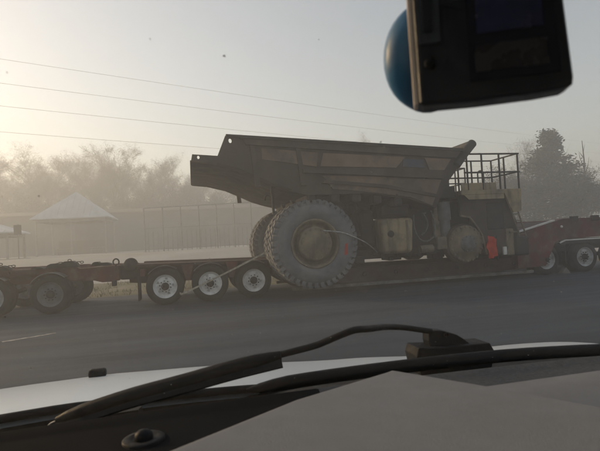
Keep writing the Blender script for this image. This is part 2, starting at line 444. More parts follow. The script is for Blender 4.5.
# ------------------------------------------------------------------ trees
def tree_meshes(seed, height, spread, levels, leafy, conifer=False, leafsize=0.25, leaves=2500, aspect=0.5):
    r = random.Random(seed)
    trunk, crown = MB(), MB()
    tips = []
    def grow(p, d, L, rad_, lv):
        n = 4 if lv < 2 else 2
        path = [p]; rs = [rad_]
        q = p.copy(); dd = d.copy()
        for i in range(n):
            dd = (dd + Vector((r.gauss(0, .10), r.gauss(0, .10), r.gauss(0.03, .06)))).normalized()
            q = q + dd * (L / n); path.append(q.copy()); rs.append(rad_ * (1 - 0.55 * (i + 1) / n))
        (trunk if lv == 0 else crown).tube(path, [max(q_, .006) for q_ in rs], 6 if lv < 2 else 3, caps=False)
        if lv >= levels:
            tips.append((path, rad_)); return
        kids = (r.randint(4, 6) if lv < 3 else r.randint(3, 5)) if lv else r.randint(9, 12)
        for k in range(kids):
            f = r.uniform(0.35 if lv == 0 else 0.25, 1.0)
            i = min(n - 1, int(f * n)); base = path[i].lerp(path[i + 1], f * n - i)
            a = r.uniform(0, 6.283); tilt = r.uniform(0.4, 0.95) * spread
            side = Vector((math.cos(a), math.sin(a), 0))
            nd = (dd * math.cos(tilt) + side * math.sin(tilt) + Vector((0, 0, 0.12))).normalized()
            grow(base, nd, L * r.uniform(0.40, 0.64), rs[i] * r.uniform(0.4, 0.6), lv + 1)
    if not conifer:
        grow(Vector((0, 0, -0.3)), Vector((0, 0, 1)), height * 0.62, height * 0.016, 0)
        zmax = max(v[2] for v in crown.v)
        k = height / zmax
        for b in (trunk, crown):
            b.v = [(x * k, y * k, z * k if z > 0 else z) for x, y, z in b.v]
        tips = [([p * k for p in path], rr) for path, rr in tips]
    else:
        trunk.tube([(0, 0, -.3), (0.05, 0, height * .5), (0, 0.05, height * .985)], [height * .018, height * .012, height * .003], 7, caps=False)
        nb = 120
        for b_ in range(nb):
            f = (b_ + r.random()) / nb
            z = height * (0.10 + 0.88 * f)
            R = spread * height * (1 - f) ** 0.9 * r.uniform(0.35, 1.2) + 0.10
            a = r.uniform(0, 6.283)
            e = Vector((math.cos(a) * R, math.sin(a) * R, z + R * r.uniform(-0.15, 0.3)))
            s = Vector((0, 0, z))
            mid = s.lerp(e, 0.5) + Vector((0, 0, -0.05 * R))
            crown.tube([s, mid, e], [0.05, 0.03, 0.012], 4, caps=False)
            tips.append(([s.lerp(e, t) for t in (0.25, 0.45, 0.65, 0.85, 1.0)], 0.03))
    foliage = MB()
    if leafy > 0 and tips:
        for _ in range(leaves):
            path, rr = r.choice(tips)
            p = r.choice(path[1:]) + Vector((r.gauss(0, 1), r.gauss(0, 1), r.gauss(0, .7))) * leafy
            s = leafsize * r.uniform(0.5, 1.4)
            a = Vector((r.gauss(0, 1), r.gauss(0, 1), r.gauss(0, .6))).normalized()
            b = a.orthogonal().normalized()
            b = (b * math.cos(1.3) + a.cross(b) * math.sin(r.uniform(0, 6)))
            foliage.add([p - a * s, p + b * s * aspect, p + a * s, p - b * s * aspect], [(0, 1, 2, 3)])
    return trunk, crown, foliage

TREE_KINDS = {}
def tree_kind(key, *a, mats=('bark', 'twigs', 'dry_leaf'), **k):
    t, c, f = tree_meshes(*a, **k)
    mt = t.mesh(key + '_trunk'); mt.materials.append(M[mats[0]])
    # limbs and foliage form one crown mesh with two materials
    nlimb = len(c.f)
    c.add(f.v, f.f)
    mc = c.mesh(key + '_crown'); mc.materials.append(M[mats[1]]); mc.materials.append(M[mats[2]])
    idx = [0] * nlimb + [1] * (len(c.f) - nlimb)
    mc.polygons.foreach_set("material_index", idx)
    TREE_KINDS[key] = (mt, mc)

tree_kind('bare_a', 11, 10, 1.0, 4, 0.20, leafsize=0.22, leaves=9000, aspect=0.035)
tree_kind('bare_b', 23, 10, 0.85, 4, 0.18, leafsize=0.22, leaves=8000, aspect=0.035)
tree_kind('bare_c', 37, 10, 1.1, 4, 0.22, leafsize=0.22, leaves=10000, aspect=0.035)
tree_kind('sparse', 71, 10, 0.55, 3, 0.05, leafsize=0.05, leaves=300)
tree_kind('dense', 51, 10, 1.0, 3, 0.42, leafsize=0.10, leaves=16000)
tree_kind('pine', 5, 10, 0.46, 1, 0.24, conifer=True, leafsize=0.13, leaves=20000, mats=('bark', 'bark', 'needles'))

def tree(kind, name, x, y, hgt, label, group=None, rz=0.0, wide=1.0):
    z = gz(x, y) - 0.05
    o = thing(name, label, 'tree', (x, y, z), group)
    mt, mc = TREE_KINDS[kind]
    s = hgt / 10.0
    for nm, me in (('trunk', mt), ('crown', mc)):
        c = link(nm, me, None, o)
        c.scale = (s * wide, s * wide, s); c.rotation_euler = (0, 0, rz)
    return o

tree('pine', 'pine_tree', 34.11, 41.0, 10.9, 'tallest dark bushy evergreen beyond the red gooseneck at the right', rz=0.4, wide=1.2)
tree('dense', 'leafy_tree', 31.65, 42.6, 7.9, 'rounded leafy tree between the truck railing and the tall evergreen', rz=2.0, wide=1.0)
tree('dense', 'leafy_tree', 37.15, 41.4, 6.8, 'low dense tree tucked against the right side of the evergreen', rz=4.4, wide=1.05)
tree('bare_b', 'bare_tree', 36.00, 49.2, 12.1, 'pale bare tree rising behind the truck deck railing', rz=1.0, wide=0.75)
tree('sparse', 'bare_tree', 40.18, 45.1, 11.9, 'thin bare tree showing above the right shoulder of the evergreen', rz=0.2, wide=0.7)
tree('dense', 'leafy_tree', 36.24, 37.1, 5.9, 'dark leafy tree at the right edge of the view', rz=5.2, wide=0.95)
tree('dense', 'leafy_tree', 42.23, 41.8, 6.4, 'faint low leafy tree behind the one at the right edge', rz=3.2, wide=1.1)
mb = MB().tube([(39.45, 42.6, gz(39.4, 42.6) - .2), (39.45, 42.6, 5.2), (39.57, 42.6, 8.1), (39.48, 42.6, 10.1)], [.11, .09, .07, .03], 8)
mb.tube([(39.45, 42.6, 6.4), (39.9, 42.5, 7.5), (40.1, 42.5, 8.4)], [.05, .03, .012], 6).tube([(39.5, 42.6, 7.2), (39.1, 42.6, 8.3), (39.0, 42.6, 9.0)], [.045, .03, .01], 6).tube([(39.55, 42.6, 8.9), (39.8, 42.6, 9.7)], [.03, .01], 5).tube([(39.53, 42.6, 8.3), (39.2, 42.7, 8.9)], [.05, .02], 6)
solo('dead_trunk', mb, 'bark', 'slender dead trunk with a few stubs beside the thin bare tree', 'tree', (39.45, 42.6, 0))
tree('bare_c', 'bare_tree', 32.5, 82.0, 18.9, 'bare treetop just peeking over the dump body', rz=0.7, wide=0.8)
tree('bare_a', 'bare_tree', 34.5, 72.0, 12.5, 'faint bare tree hidden mostly behind the truck front', rz=2.7, wide=0.9)

LEFT = [(-33.8, 90, 18.0, 'bare_a', 'bare tree in the far line cut by the left edge'),
        (-30.0, 96, 17.1, 'bare_c', 'far foggy tree above the small left shelter roof'),
        (-27.2, 88, 14.7, 'bare_b', 'lower foggy tree between two crowns left of the pavilion peak'),
        (-24.5, 92, 19.0, 'bare_c', 'tall round foggy tree left of the pavilion peak'),
        (-20.9, 96, 18.6, 'bare_a', 'wide foggy tree straight above the pavilion peak'),
        (-18.0, 90, 17.2, 'bare_b', 'foggy tree just right of the pavilion peak'),
        (-15.3, 96, 19.5, 'bare_c', 'foggy tree above the right eave of the pavilion'),
        (-12.6, 90, 19.9, 'bare_a', 'tallest foggy tree between pavilion and mesh fence'),
        (-9.8, 93, 18.6, 'bare_b', 'foggy tree above the left end of the mesh fence'),
        (-6.8, 90, 17.8, 'bare_c', 'foggy tree above the second bay of the mesh fence'),
        (-3.6, 96, 17.4, 'bare_a', 'foggy tree near the end of the crown line above the fence'),
        (-0.6, 92, 15.9, 'bare_c', 'foggy tree just left of the dump body tail'),
        (2.4, 93, 13.3, 'bare_b', 'lower foggy tree behind the tail of the dump body'),
        (6.1, 96, 12.4, 'bare_a', 'foggy tree glimpsed under the dump body tail'),
        (10.2, 96, 11.7, 'bare_c', 'foggy low tree hidden behind the big rear tyre')]
rr_ = random.Random(8)
for i, (x, y, hh, kd, lb) in enumerate(LEFT):
    tree(kd, 'bare_tree', x, y, hh - 0.6, lb, 'trees of the far foggy line', rz=rr_.uniform(0, 6.28), wide=0.85)
UNDER = ['low foggy thicket tree at the left edge of the view', 'low foggy thicket tree right beside the left edge', 'low foggy tree behind the small left shelter',
         'low foggy tree left of the pavilion roof', 'low foggy tree behind the left slope of the pavilion roof', 'low foggy tree behind the pavilion peak',
         'low foggy tree right of the pavilion roof', 'low foggy tree in the gap between pavilion and fence', 'low foggy tree behind the first fence bay',
         'low foggy tree behind the third fence bay', 'low foggy tree behind the fence near the tyre', 'low foggy tree behind the big rear tyre', 'low foggy tree behind the dump body']
for i in range(13):
    x = -37 + i * 4.2 + rr_.uniform(-.9, .9)
    o = tree('dense', 'understory_tree', x, 88 + rr_.uniform(-2, 2), rr_.uniform(8.5, 11.0), UNDER[i], 'undergrowth of the far foggy line', rz=rr_.uniform(0, 6.28), wide=1.25)

for x, y, hh, lb in ((45.5, 52, 9.0, 'faint bare tree beyond the right edge trees'), (36.5, 56, 8.8, 'faint bare tree between the railing and the evergreen'), (41.5, 58, 9.6, 'faint bare tree filling the gap behind the evergreen')):
    tree('bare_c', 'bare_tree', x, y, hh, lb, rz=x, wide=1.0)
for x, y, hh, wd, lb in ((30.6, 44.0, 7.6, 1.0, 'leafy tree directly behind the truck railing'), (35.6, 44.5, 7.2, 1.1, 'leafy tree filling the foot of the evergreen'), (39.2, 44.0, 7.6, 1.15, 'leafy tree under the dead trunk'), (42.5, 47.0, 8.0, 1.1, 'leafy tree rising behind the right edge tree')):
    tree('dense', 'leafy_tree', x, y, hh, lb, rz=x * 3.1, wide=wd)
BACK = ['left edge', 'small left shelter', 'gap left of the pavilion', 'left pavilion slope', 'pavilion peak', 'right pavilion slope', 'gap right of the pavilion', 'left fence end', 'second fence bay', 'fourth fence bay', 'sixth fence bay', 'dump body tail']
for i, nm in enumerate(BACK):
    x = -39 + i * 3.8
    tree(('bare_b', 'bare_c', 'bare_a')[i % 3], 'bare_tree', x, 104 + (i * 7 % 5), 18.2 + (i * 5 % 4) * .75 - (3.7 if i > 9 else 0), 'very faint rear row tree above the ' + nm, 'trees of the far foggy line', rz=i * 1.7, wide=1.0)

# ------------------------------------------------------------------ wires
P0 = Vector((-12.0, 34.8, 0)); D = Vector((.923, .385, 0))
A_, B_ = P0 - D * 16, P0 + D * 104
WH = [(14.0, 'highest'), (12.4, 'second highest'), (10.9, 'third highest'), (9.2, 'lowest')]
for hgt, w in WH:
    path = []
    for i in range(41):
        t = i / 40
        p = A_.lerp(B_, t); p.z = hgt + 0.55 - 2.2 * t * (1 - t) + 0.30 * t
        path.append(p)
    mb = MB().tube(path, 0.009, 5)
    solo('overhead_wire', mb, 'steel_dark', w + ' of the four overhead wires crossing the foggy sky', 'wire', A_[:], 'overhead wires')
for P, nm in ((A_, 'utility pole beyond the left edge carrying the overhead wires'), (B_, 'utility pole far off at the right carrying the overhead wires')):
    o = thing('utility_pole', nm, 'pole', (P.x, P.y, 0))
    part('shaft', MB().tube([(P.x, P.y + .2, -0.5), (P.x, P.y + .2, 15.2)], [.19, .12], 10), 'bark', o)
    for z in (14.45, 12.85, 11.35, 9.65):
        part('crossarm', MB().obox((P.x, P.y + .1, z), (-.385 * .5, .923 * .5, 0), (.05, .02, 0), (0, 0, .06)), 'bark', o)
        part('insulator', MB().lathe([(.0, 0), (.05, .0), (.06, .05), (.03, .07), (.03, .12), (0, .12)], (P.x, P.y, z - .02 + .06), 10, 'z'), 'rim_grey', o)

# ------------------------------------------------------------------ pavilion, shelter, fence, long shed
def pavilion(cx, cy, wx, wy, base, eave, peak, label, ridge=0.0):
    o = thing('pavilion', label, 'pavilion', (cx, cy, base))
    hx, hy = wx / 2, wy / 2
    ov = 0.35
    for sx in (-1, 1):
        for sy in (-1, 1):
            part('post', MB().bbox(cx + sx * (hx - .1) - .08, cx + sx * (hx - .1) + .08, cy + sy * (hy - .1) - .08, cy + sy * (hy - .1) + .08, base - .1, eave - .02, .015), 'timber', o)
    part('post', MB().bbox(cx - .08, cx + .08, cy - hy + .02, cy - hy + .18, base - .1, eave - .02, .015), 'timber', o)
    b = MB()
    for sy in (-1, 1): b.box(cx - hx, cx + hx, cy + sy * (hy - .1) - .07, cy + sy * (hy - .1) + .07, eave - .30, eave - .04)
    for sx in (-1, 1): b.box(cx + sx * (hx - .1) - .07, cx + sx * (hx - .1) + .07, cy - hy + .2, cy + hy - .2, eave - .297, eave - .043)
    part('beam', b, 'timber', o)
    X0, X1, Y0, Y1 = cx - hx - ov, cx + hx + ov, cy - hy - ov, cy + hy + ov
    r0, r1 = (cx - ridge / 2, cy, peak), (cx + ridge / 2, cy, peak)
    c4 = [(X0, Y0, eave), (X1, Y0, eave), (X1, Y1, eave), (X0, Y1, eave)]
    roof = MB(); th = .10
    top = [(x, y, z + th) for x, y, z in c4] + [(r0[0], r0[1], r0[2] + th), (r1[0], r1[1], r1[2] + th)]
    bot = c4 + [r0, r1]
    roof.add(top, [(0, 1, 5, 4), (1, 2, 5), (2, 3, 4, 5), (3, 0, 4)])
    roof.add(bot, [(4, 5, 1, 0), (5, 2, 1), (5, 4, 3, 2), (4, 0, 3)])
    roof.add(c4 + top[:4], [(0, 1, 5, 4), (1, 2, 6, 5), (2, 3, 7, 6), (3, 0, 4, 7)])
    rf = part('roof', roof, 'roof_metal', o)
    for i in range(1, 12):
        t = i / 12
        xe = X0 + (X1 - X0) * t
        xr = min(max(xe, r0[0]), r1[0]) if ridge else cx
        k = 1 - abs(xe - cx) / ((X1 - X0) / 2)
        pe = Vector((xe, Y0, eave + th + .02)); pr = Vector((xe, Y0 + (cy - Y0) * k, eave + th + .02 + (peak - eave) * k))
        part('roof_seam', MB().bar(pe, pr, .035, .03), 'roof_metal', rf)
    slab = MB().box(cx - hx - .3, cx + hx + .3, cy - hy - .3, cy + hy + .3, base - .6, base + .06)
    part('slab', slab, 'shed_wall', o)
    return o
pv = pavilion(-12.97, 61.2, 7.3, 6.6, 1.08, 5.16, 8.35, 'open pavilion with pale pointed hip roof in the fog')
part('back_wall', MB().box(-15.8, -10.4, 64.2, 64.3, 1.14, 2.8), 'shed_door', pv)
pavilion(-18.6, 48.9, 6.2, 4.6, 1.1, 3.43, 4.4, 'low pale roofed shelter cut off by the left edge', ridge=2.5)

def picnic_table(cx, cy, z, label):
    o = thing('picnic_table', label, 'picnic table', (cx, cy, z), 'picnic tables in the pavilion')
    part('table_top', MB().box(cx - .9, cx + .9, cy - .36, cy + .36, z + .70, z + .75), 'timber', o)
    for s in (-1, 1):
        part('bench', MB().box(cx - .9, cx + .9, cy + s * .62 - .13, cy + s * .62 + .13, z + .42, z + .46), 'timber', o)
        part('leg', MB().bar((cx + s * .65, cy - .55, z), (cx + s * .65, cy + .18, z + .70), .06, .09, (1, 0, 0)).bar((cx + s * .72, cy + .55, z), (cx + s * .72, cy - .18, z + .70), .06, .09, (1, 0, 0)), 'timber', o)
picnic_table(-14.3, 60.4, 1.14, 'dim picnic table at the left inside the pavilion')
picnic_table(-11.0, 61.8, 1.14, 'dim picnic table at the right inside the pavilion')

# sign post in front of the shelter
o = thing('sign_post', 'thin post with small dark sign at the right end of the low shelter', 'sign', (-13.95, 44.2, 1.0))
part('post', MB().tube([(-13.95, 44.2, .7), (-13.92, 44.2, 4.02)], .05, 8), 'galv', o)
part('sign_plate', MB().bbox(-14.23, -13.65, 44.12, 44.15, 3.15, 3.95, .012), 'steel_dark', o)

# tall mesh fence
fo = thing('mesh_fence', 'tall steel post and wire mesh fence left of the dump truck', 'fence', (0.6, 48, 1.1))
fx = [-4.35 + 1.68 * i for i in range(7)]
def ftop(x): return 5.22 + (x + 4.35) / 10.1 * 0.22
for x in fx:
    part('post', MB().tube([(x, 48, gz(x, 48) - .2), (x, 48, ftop(x))], .058, 8), 'galv', fo)
part('top_rail', MB().tube([(fx[0], 48, ftop(fx[0])), (fx[-1], 48, ftop(fx[-1]))], .036, 8), 'galv', fo)
part('middle_rail', MB().tube([(fx[0], 48, 3.30), (fx[-1], 48, 3.36)], .02, 8), 'galv', fo)
part('bottom_rail', MB().tube([(fx[0], 48, 1.30), (fx[-1], 48, 1.30)], .022, 8), 'galv', fo)
for i in range(len(fx) - 1):
    w = MB()
    x0, x1 = fx[i], fx[i + 1]; z0, z1 = 1.30, ftop(x0)
    W_, H_ = x1 - x0, z1 - z0
    step = 0.22
    for sgn in (1, -1):
        c = -H_
        while c < W_ + H_:
            pts = []
            for t in frange(0, 1, 2):
                zz = H_ * t; xx = c + zz if sgn > 0 else c - zz
                pts.append((xx, zz))
            (ax, az), (bx_, bz) = pts
            # clip in x
            def clip(p, q):
                (x_a, z_a), (x_b, z_b) = p, q
                out = []
                for (xa, za), (xb, zb) in (((x_a, z_a), (x_b, z_b)),):
                    ts = [0, 1]
                    dx = xb - xa
                    t0 = (0 - xa) / dx; t1 = (W_ - xa) / dx
                    lo, hi = max(0, min(t0, t1)), min(1, max(t0, t1))
                    if hi <= lo: return None
                    return (xa + dx * lo, za + (zb - za) * lo), (xa + dx * hi, za + (zb - za) * hi)
            cl = clip((ax, az), (bx_, bz))
            if cl:
                p, q = cl
                w.tube([(x0 + p[0], 48.03, z0 + p[1]), (x0 + q[0], 48.03, z0 + q[1])], .005, 3, caps=False)
            c += step
    part('wire_mesh', w, 'galv', fo)
pk = [-4.15 + .455 * i for i in range(22)]
for x in pk:
    part('picket', MB().tube([(x, 49.4, gz(x, 49.4) - .1), (x, 49.4, 3.05)], .03, 6), 'galv', fo)

# long low shed in the fog behind
sh = thing('long_shed', 'long low pale building with dark eave line below the foggy trees', 'building', (-5, 74, 1.0))
part('wall', MB().box(-50, 20, 74, 84, 0.4, 6.55), 'shed_wall', sh)
rf = MB().prism([(73.3, 6.45), (79, 7.3), (84.7, 6.45), (84.7, 6.75), (79, 7.6), (73.3, 6.75)], -50.6, 20.6)
rf.v = [(y, x, z) for x, y, z in rf.v]; rf.f = [f[::-1] for f in rf.f]
part('roof', rf, 'shed_roof', sh)
for x in (-44, -35, -26, -18, -4, 4, 13):
    part('door_panel', MB().bbox(x - 2.0, x + 2.0, 73.93, 74.03, 1.0, 5.0, .02), 'shed_door', sh)

# ------------------------------------------------------------------ road wheels (trailer size)
def wheel_meshes():
    R, w = .50, .26
    t = MB()
    prof = [(.30, .02), (.335, .0), (.42, -.005), (.465, .015), (.492, .05), (.50, .07), (.50, .095), (.488, .10), (.488, .112), (.50, .117), (.50, .143), (.488, .148), (.488, .16), (.50, .165), (.50, .19), (.492, .21), (.465, .245), (.42, .265), (.335, .26), (.30, .24)]
    t.lathe(prof, (0, 0, 0), 40)
    r = MB()
    n = 40
    rp = [(.315, .0), (.310, .012), (.285, .018), (.275, .05), (.262, .062), (.235, .060), (.180, .052), (.135, .045), (.0, .045)]
    # hand holes in the disc band
    r.lathe(rp, (0, 0, 0), n, skip=lambda i, k: i == 5 and (k % 8) in (1, 2))
    r.lathe([(.275, .05), (.275, .24)], (0, 0, 0), n)
    r.lathe([(.272, .10), (0.0, .10)], (0, 0, 0), n)
    hmb = MB()
    hmb.lathe([(.105, .05), (.10, .0), (.085, -.035), (.05, -.05), (0, -.05)], (0, 0, 0), 20)
    for k in range(10):
        a = 2 * math.pi * k / 10
        hmb.lathe([(.017, .045), (.017, .015), (0, .012)], (.145 * math.cos(a), 0, .145 * math.sin(a)), 6, smooth=False)
    return t.mesh('trailer_tyre'), r.mesh('trailer_rim'), hmb.mesh('trailer_hub')
WT, WR, WHB = wheel_meshes()
WT.materials.append(M['rubber']); WR.materials.append(M['rim_white']); WHB.materials.append(M['steel_dark'])
WR2 = WR.copy(); WR2.materials.clear(); WR2.materials.append(M['rim_grey'])
WR3 = WR.copy(); WR3.materials.clear(); WR3.materials.append(M['rubber_dusty'])

def wheel(parent, x, y, far=False, rim=WR, rot=0.0, z=.5):
    w = world_loc(parent)
    o = link('wheel', WT, None, parent, (x - w.x, y - w.y, z - w.z))
    o.rotation_euler = (0, rot, math.pi if far else 0)
    link('rim', rim, None, o); link('hub', WHB, None, o)
    return o

def axle_set(parent, x, ynear, yfar, rim=WR, rot=0.0):
    wheel(parent, x, ynear, rim=rim, rot=rot); wheel(parent, x, ynear + .29, rim=rim, rot=rot)
    wheel(parent, x, yfar, True, rim, rot); wheel(parent, x, yfar - .29, True, rim, rot)
    part('axle', MB().tube([(x, ynear + .15, .5), (x, yfar - .15, .5)], .065, 12), 'steel_dark', parent)

def mudguard(parent, x, y0, y1, a0=30, a1=150, r=.545, m='dusty_flange'):
    b = MB(); n = 12
    pts = []
    for i in range(n + 1):
        a = rad(a0 + (a1 - a0) * i / n)
        pts.append((x + r * math.cos(a), .5 + r * math.sin(a)))
    for i in range(n, -1, -1):
        a = rad(a0 + (a1 - a0) * i / n)
        pts.append((x + (r + .02) * math.cos(a), .5 + (r + .02) * math.sin(a)))
    for i in range(n):
        q = [pts[i], pts[i + 1], pts[2 * n - i], pts[2 * n + 1 - i]]
        b.prism(q, y0, y1)
    part('mudguard', b, m, parent)

YN, YF = 13.6, 16.6
# ------------------------------------------------------------------ lowbed trailer (deck, rear bogie, gooseneck)
tr = thing('lowbed_trailer', 'long dark red lowbed trailer carrying the dump truck', 'trailer', (4.5, 15.1, 0))
for x, rt in ((-.77, .2), (.42, .9), (1.61, .5)):
    axle_set(tr, x, YN, YF, rot=rt)
    mudguard(tr, x, YN - .01, YN + .5, 55, 140); mudguard(tr, x, YF - .5, YF + .01, 55, 140)
# bogie frame
for y in (14.30, 15.62):
    b = MB().prism([(-1.75, .62), (-1.75, 1.10), (2.35, 1.02), (2.35, .60), (1.9, .56), (-1.4, .58)], y, y + .28)
    part('frame_beam', b, 'red_dirty', tr)
b = MB().prism([(-1.5, 1.06), (-1.5, 1.13), (2.45, 1.04), (2.45, .97)], 13.72, 14.28)
part('side_deck', b, 'red_dirty', tr)
part('side_deck', MB().prism([(-1.5, 1.06), (-1.5, 1.13), (2.45, 1.04), (2.45, .97)], 15.93, 16.5), 'red_dirty', tr)
for x in (-1.35, -.17, 1.02, 2.2):
    part('cross_member', MB().box(x - .06, x + .06, 13.75, 16.45, .80, .98), 'red_paint', tr)
for x in (-.17, 1.02):
    part('bracket', MB().prism([(x - .16, 1.05), (x + .16, 1.04), (x + .05, .62), (x - .05, .62)], 13.64, 13.71), 'red_paint', tr)
part('mud_flap', MB().bbox(-1.47, -1.43, 13.62, 14.15, .16, .98, .008), 'rubber', tr)
# lump of coupling at the rear end of the bogie
b = MB().bbox(-1.98, -1.46, 14.1, 14.45, .72, 1.16, .06)
part('coupling', b, 'steel_dark', tr)
b = MB().lathe([(0, -.12), (.16, -.12), (.18, -.08), (.18, .08), (.16, .12), (0, .12)], (-1.66, 14.0, 1.13), 18).bbox(-1.80, -1.52, 13.9, 14.1, 1.0, 1.14, .02)
part('hinge_drum', b, 'steel_dark', tr)
b = MB()
ring = [(-2.04 + .075 * math.cos(a), 14.0, 1.22 + .085 * math.sin(a)) for a in frange(-1.0, 4.14, 12)]
b.tube(ring, .022, 6).tube([(-2.04, 14.0, 1.0), (-2.04, 14, 1.14)], .03, 6)
part('hook', b, 'steel_dark', tr)
# lowered deck: beams on both sides with cross members between
for y0, y1 in ((13.78, 14.25), (15.95, 16.42)):
    b = MB().prism([(2.2, .60), (2.2, .98), (2.75, .66), (10.35, .60), (10.35, .24), (2.75, .24)], y0, y1)
    part('deck_beam', b, 'red_dirty', tr)
for x in frange(3.2, 10.0, 9):
    part('cross_member', MB().box(x - .07, x + .07, 14.25, 15.95, .30, .50), 'red_dirty', tr)
part('lower_flange', MB().bbox(2.7, 10.55, 13.68, 13.80, .105, .195, .012), 'dusty_flange', tr)
part('lower_flange', MB().bbox(2.7, 10.55, 16.40, 16.52, .105, .195, .012), 'dusty_flange', tr)
for x in frange(4.9, 9.9, 6):
    b = MB()
    b.tube([(x + .055 * math.cos(a), 13.745, .44 + .055 * math.sin(a)) for a in frange(0, 6.283, 13)], .014, 6)
    part('lashing_ring', b, 'steel_dark', tr)
# gooseneck
for y0, y1 in ((13.62, 13.92), (16.28, 16.58)):
    b = MB().prism([(9.95, .28), (9.95, 1.16), (10.15, 1.42), (11.35, 1.70), (11.75, 1.78), (14.6, 1.74), (14.6, 1.16), (11.62, 1.12), (11.35, 1.02), (11.12, .62), (10.95, .30)], y0, y1)
    part('gooseneck_side', b, 'red_paint', tr)
b = MB().prism([(10.15, 1.20), (10.15, 1.38), (11.35, 1.66), (11.75, 1.72), (14.6, 1.68), (14.6, 1.5), (11.7, 1.5)], 13.92, 16.28)
part('gooseneck_top', b, 'red_dirty', tr)
part('gooseneck_front', MB().box(9.95, 10.12, 13.92, 16.28, .3, 1.2), 'red_dirty', tr)
# pale ramp edges on the gooseneck
def strip(p, q, y0, y1, t=.035):
    (x0, z0), (x1, z1) = p, q
    d = Vector((x1 - x0, z1 - z0)); n = Vector((-d.y, d.x)).normalized() * t
    return MB().prism([(x0, z0), (x1, z1), (x1 + n.x, z1 + n.y), (x0 + n.x, z0 + n.y)], y0, y1)
part('ramp_edge', strip((10.05, 1.405), (11.38, 1.712), 13.60, 13.74, .04), 'white_paint', tr)
part('ramp_edge', strip((10.05, 1.405), (11.38, 1.712), 16.46, 16.6, .04), 'white_paint', tr)
part('side_lamp', MB().lathe([(0, -.03), (.035, -.03), (.045, 0), (.045, .02)], (11.62, 13.62, 1.52), 12), 'white_paint', tr)
for x in (12.1, 12.9, 13.6):
    part('stake_pocket', MB().bbox(x - .14, x + .14, 13.56, 13.66, 1.66, 1.84, .02), 'red_dirty', tr)

# ------------------------------------------------------------------ wheel dolly beneath the gooseneck
dl = thing('wheel_dolly', 'dark wheel dolly with pale fender under the red gooseneck at the right', 'dolly', (12.5, 15.1, 0))
for x, rt in ((11.02, .1), (12.48, .7), (13.94, .3)):
    axle_set(dl, x, YN + .06, YF - .06, rim=WR2, rot=rt)
for y in (14.35, 15.6):
    part('frame_beam', MB().box(10.9, 15.2, y, y + .25, .72, 1.04), 'steel_dark', dl)
for y0, y1 in ((13.60, 14.25), (15.95, 16.6)):
    b = MB().prism([(11.50, 1.02), (11.72, 1.10), (14.7, 1.10), (14.7, 1.06), (11.74, 1.06), (11.53, .985)], y0, y1)
    part('fender', b, 'white_paint', dl)
    b = MB().prism([(11.50, 1.0), (11.55, 1.05), (11.72, 1.055), (14.7, 1.055), (14.7, .95), (11.8, .95), (11.62, .92)], y0 + .03, y0 + .09)
    part('fender_skirt', b, 'steel_dark', dl)
part('mud_flap', MB().bbox(11.70, 11.74, 13.64, 14.2, .30, .95, .008), 'rubber', dl)
part('wheel_chock', MB().prism([(11.60, .0), (11.92, .0), (11.76, .20)], 13.70, 13.9), 'dusty_flange', dl)

# ------------------------------------------------------------------ booster trailer at the left
bo = thing('booster_trailer', 'dark red booster trailer with clutter on its beam at the left', 'trailer', (-4.5, 15.1, 0))
for x, rt in ((-3.60, .6), (-4.98, .1), (-6.36, .4)):
    axle_set(bo, x, YN, YF, rim=WR3 if x > -4 else WR2, rot=rt)
mudguard(bo, -3.60, YN - .01, YN + .5, 50, 150, .54); mudguard(bo, -4.98, YN - .01, YN + .5, 50, 150, .54)
mudguard(bo, -3.60, YF - .5, YF + .01, 50, 150, .54)
for y in (13.98, 15.9):
    b = MB().prism([(-7.6, .80), (-7.6, 1.22), (-3.1, 1.16), (-2.95, 1.10), (-2.3, 1.12), (-1.98, 1.12), (-1.98, .72), (-2.15, .70), (-2.4, .70), (-2.6, .76), (-3.0, .78)], y, y + .26)
    part('frame_beam', b, 'red_paint', bo)
for x in (-7.2, -5.7, -4.3, -2.75):
    part('cross_member', MB().box(x - .08, x + .08, 14.24, 15.9, .86, 1.08), 'red_dirty', bo)
part('side_rail', MB().box(-7.6, -3.95, 13.72, 13.96, 1.02, 1.16), 'red_dirty', bo)
part('side_rail', MB().box(-7.6, -3.95, 16.18, 16.42, 1.02, 1.16), 'red_dirty', bo)
part('drop_leg', MB().bbox(-2.16, -2.04, 13.9, 14.05, .58, .74, .02), 'steel_dark', bo)
# clutter: chain binders, lumps, brackets
rc = random.Random(3)
for x, w, hh in ((-4.85, .26, .13), (-5.6, .3, .16), (-3.55, .2, .12), (-3.20, .24, .16), (-3.38, .12, .09), (-3.95, .16, .06), (-2.52, .12, .10), (-2.35, .22, .07)):
    b = MB()
    b.prism([(x - w, 1.155), (x - w * .8, 1.155 + hh * .7), (x - w * .4, 1.155 + hh), (x + w * .4, 1.155 + hh), (x + w * .8, 1.155 + hh * .6), (x + w, 1.155)], 13.85, 14.15)
    part('chain_box', b, 'steel_dark', bo)
for x0 in (-3.2, -4.85):
    b = MB()
    for k in range(9):
        cx = x0 - .3 + k * .075; cz = 1.30 + .035 * math.sin(k * 1.9) - .012 * abs(k - 4)
        flat = k % 2
        b.tube([(cx + .045 * math.cos(a), 14.0 + (.028 * math.sin(a) if flat else 0), cz + (0 if flat else .028 * math.sin(a))) for a in frange(0, 6.283, 9)], .011, 5)
    part('lashing_chain', b, 'steel_dark', bo)

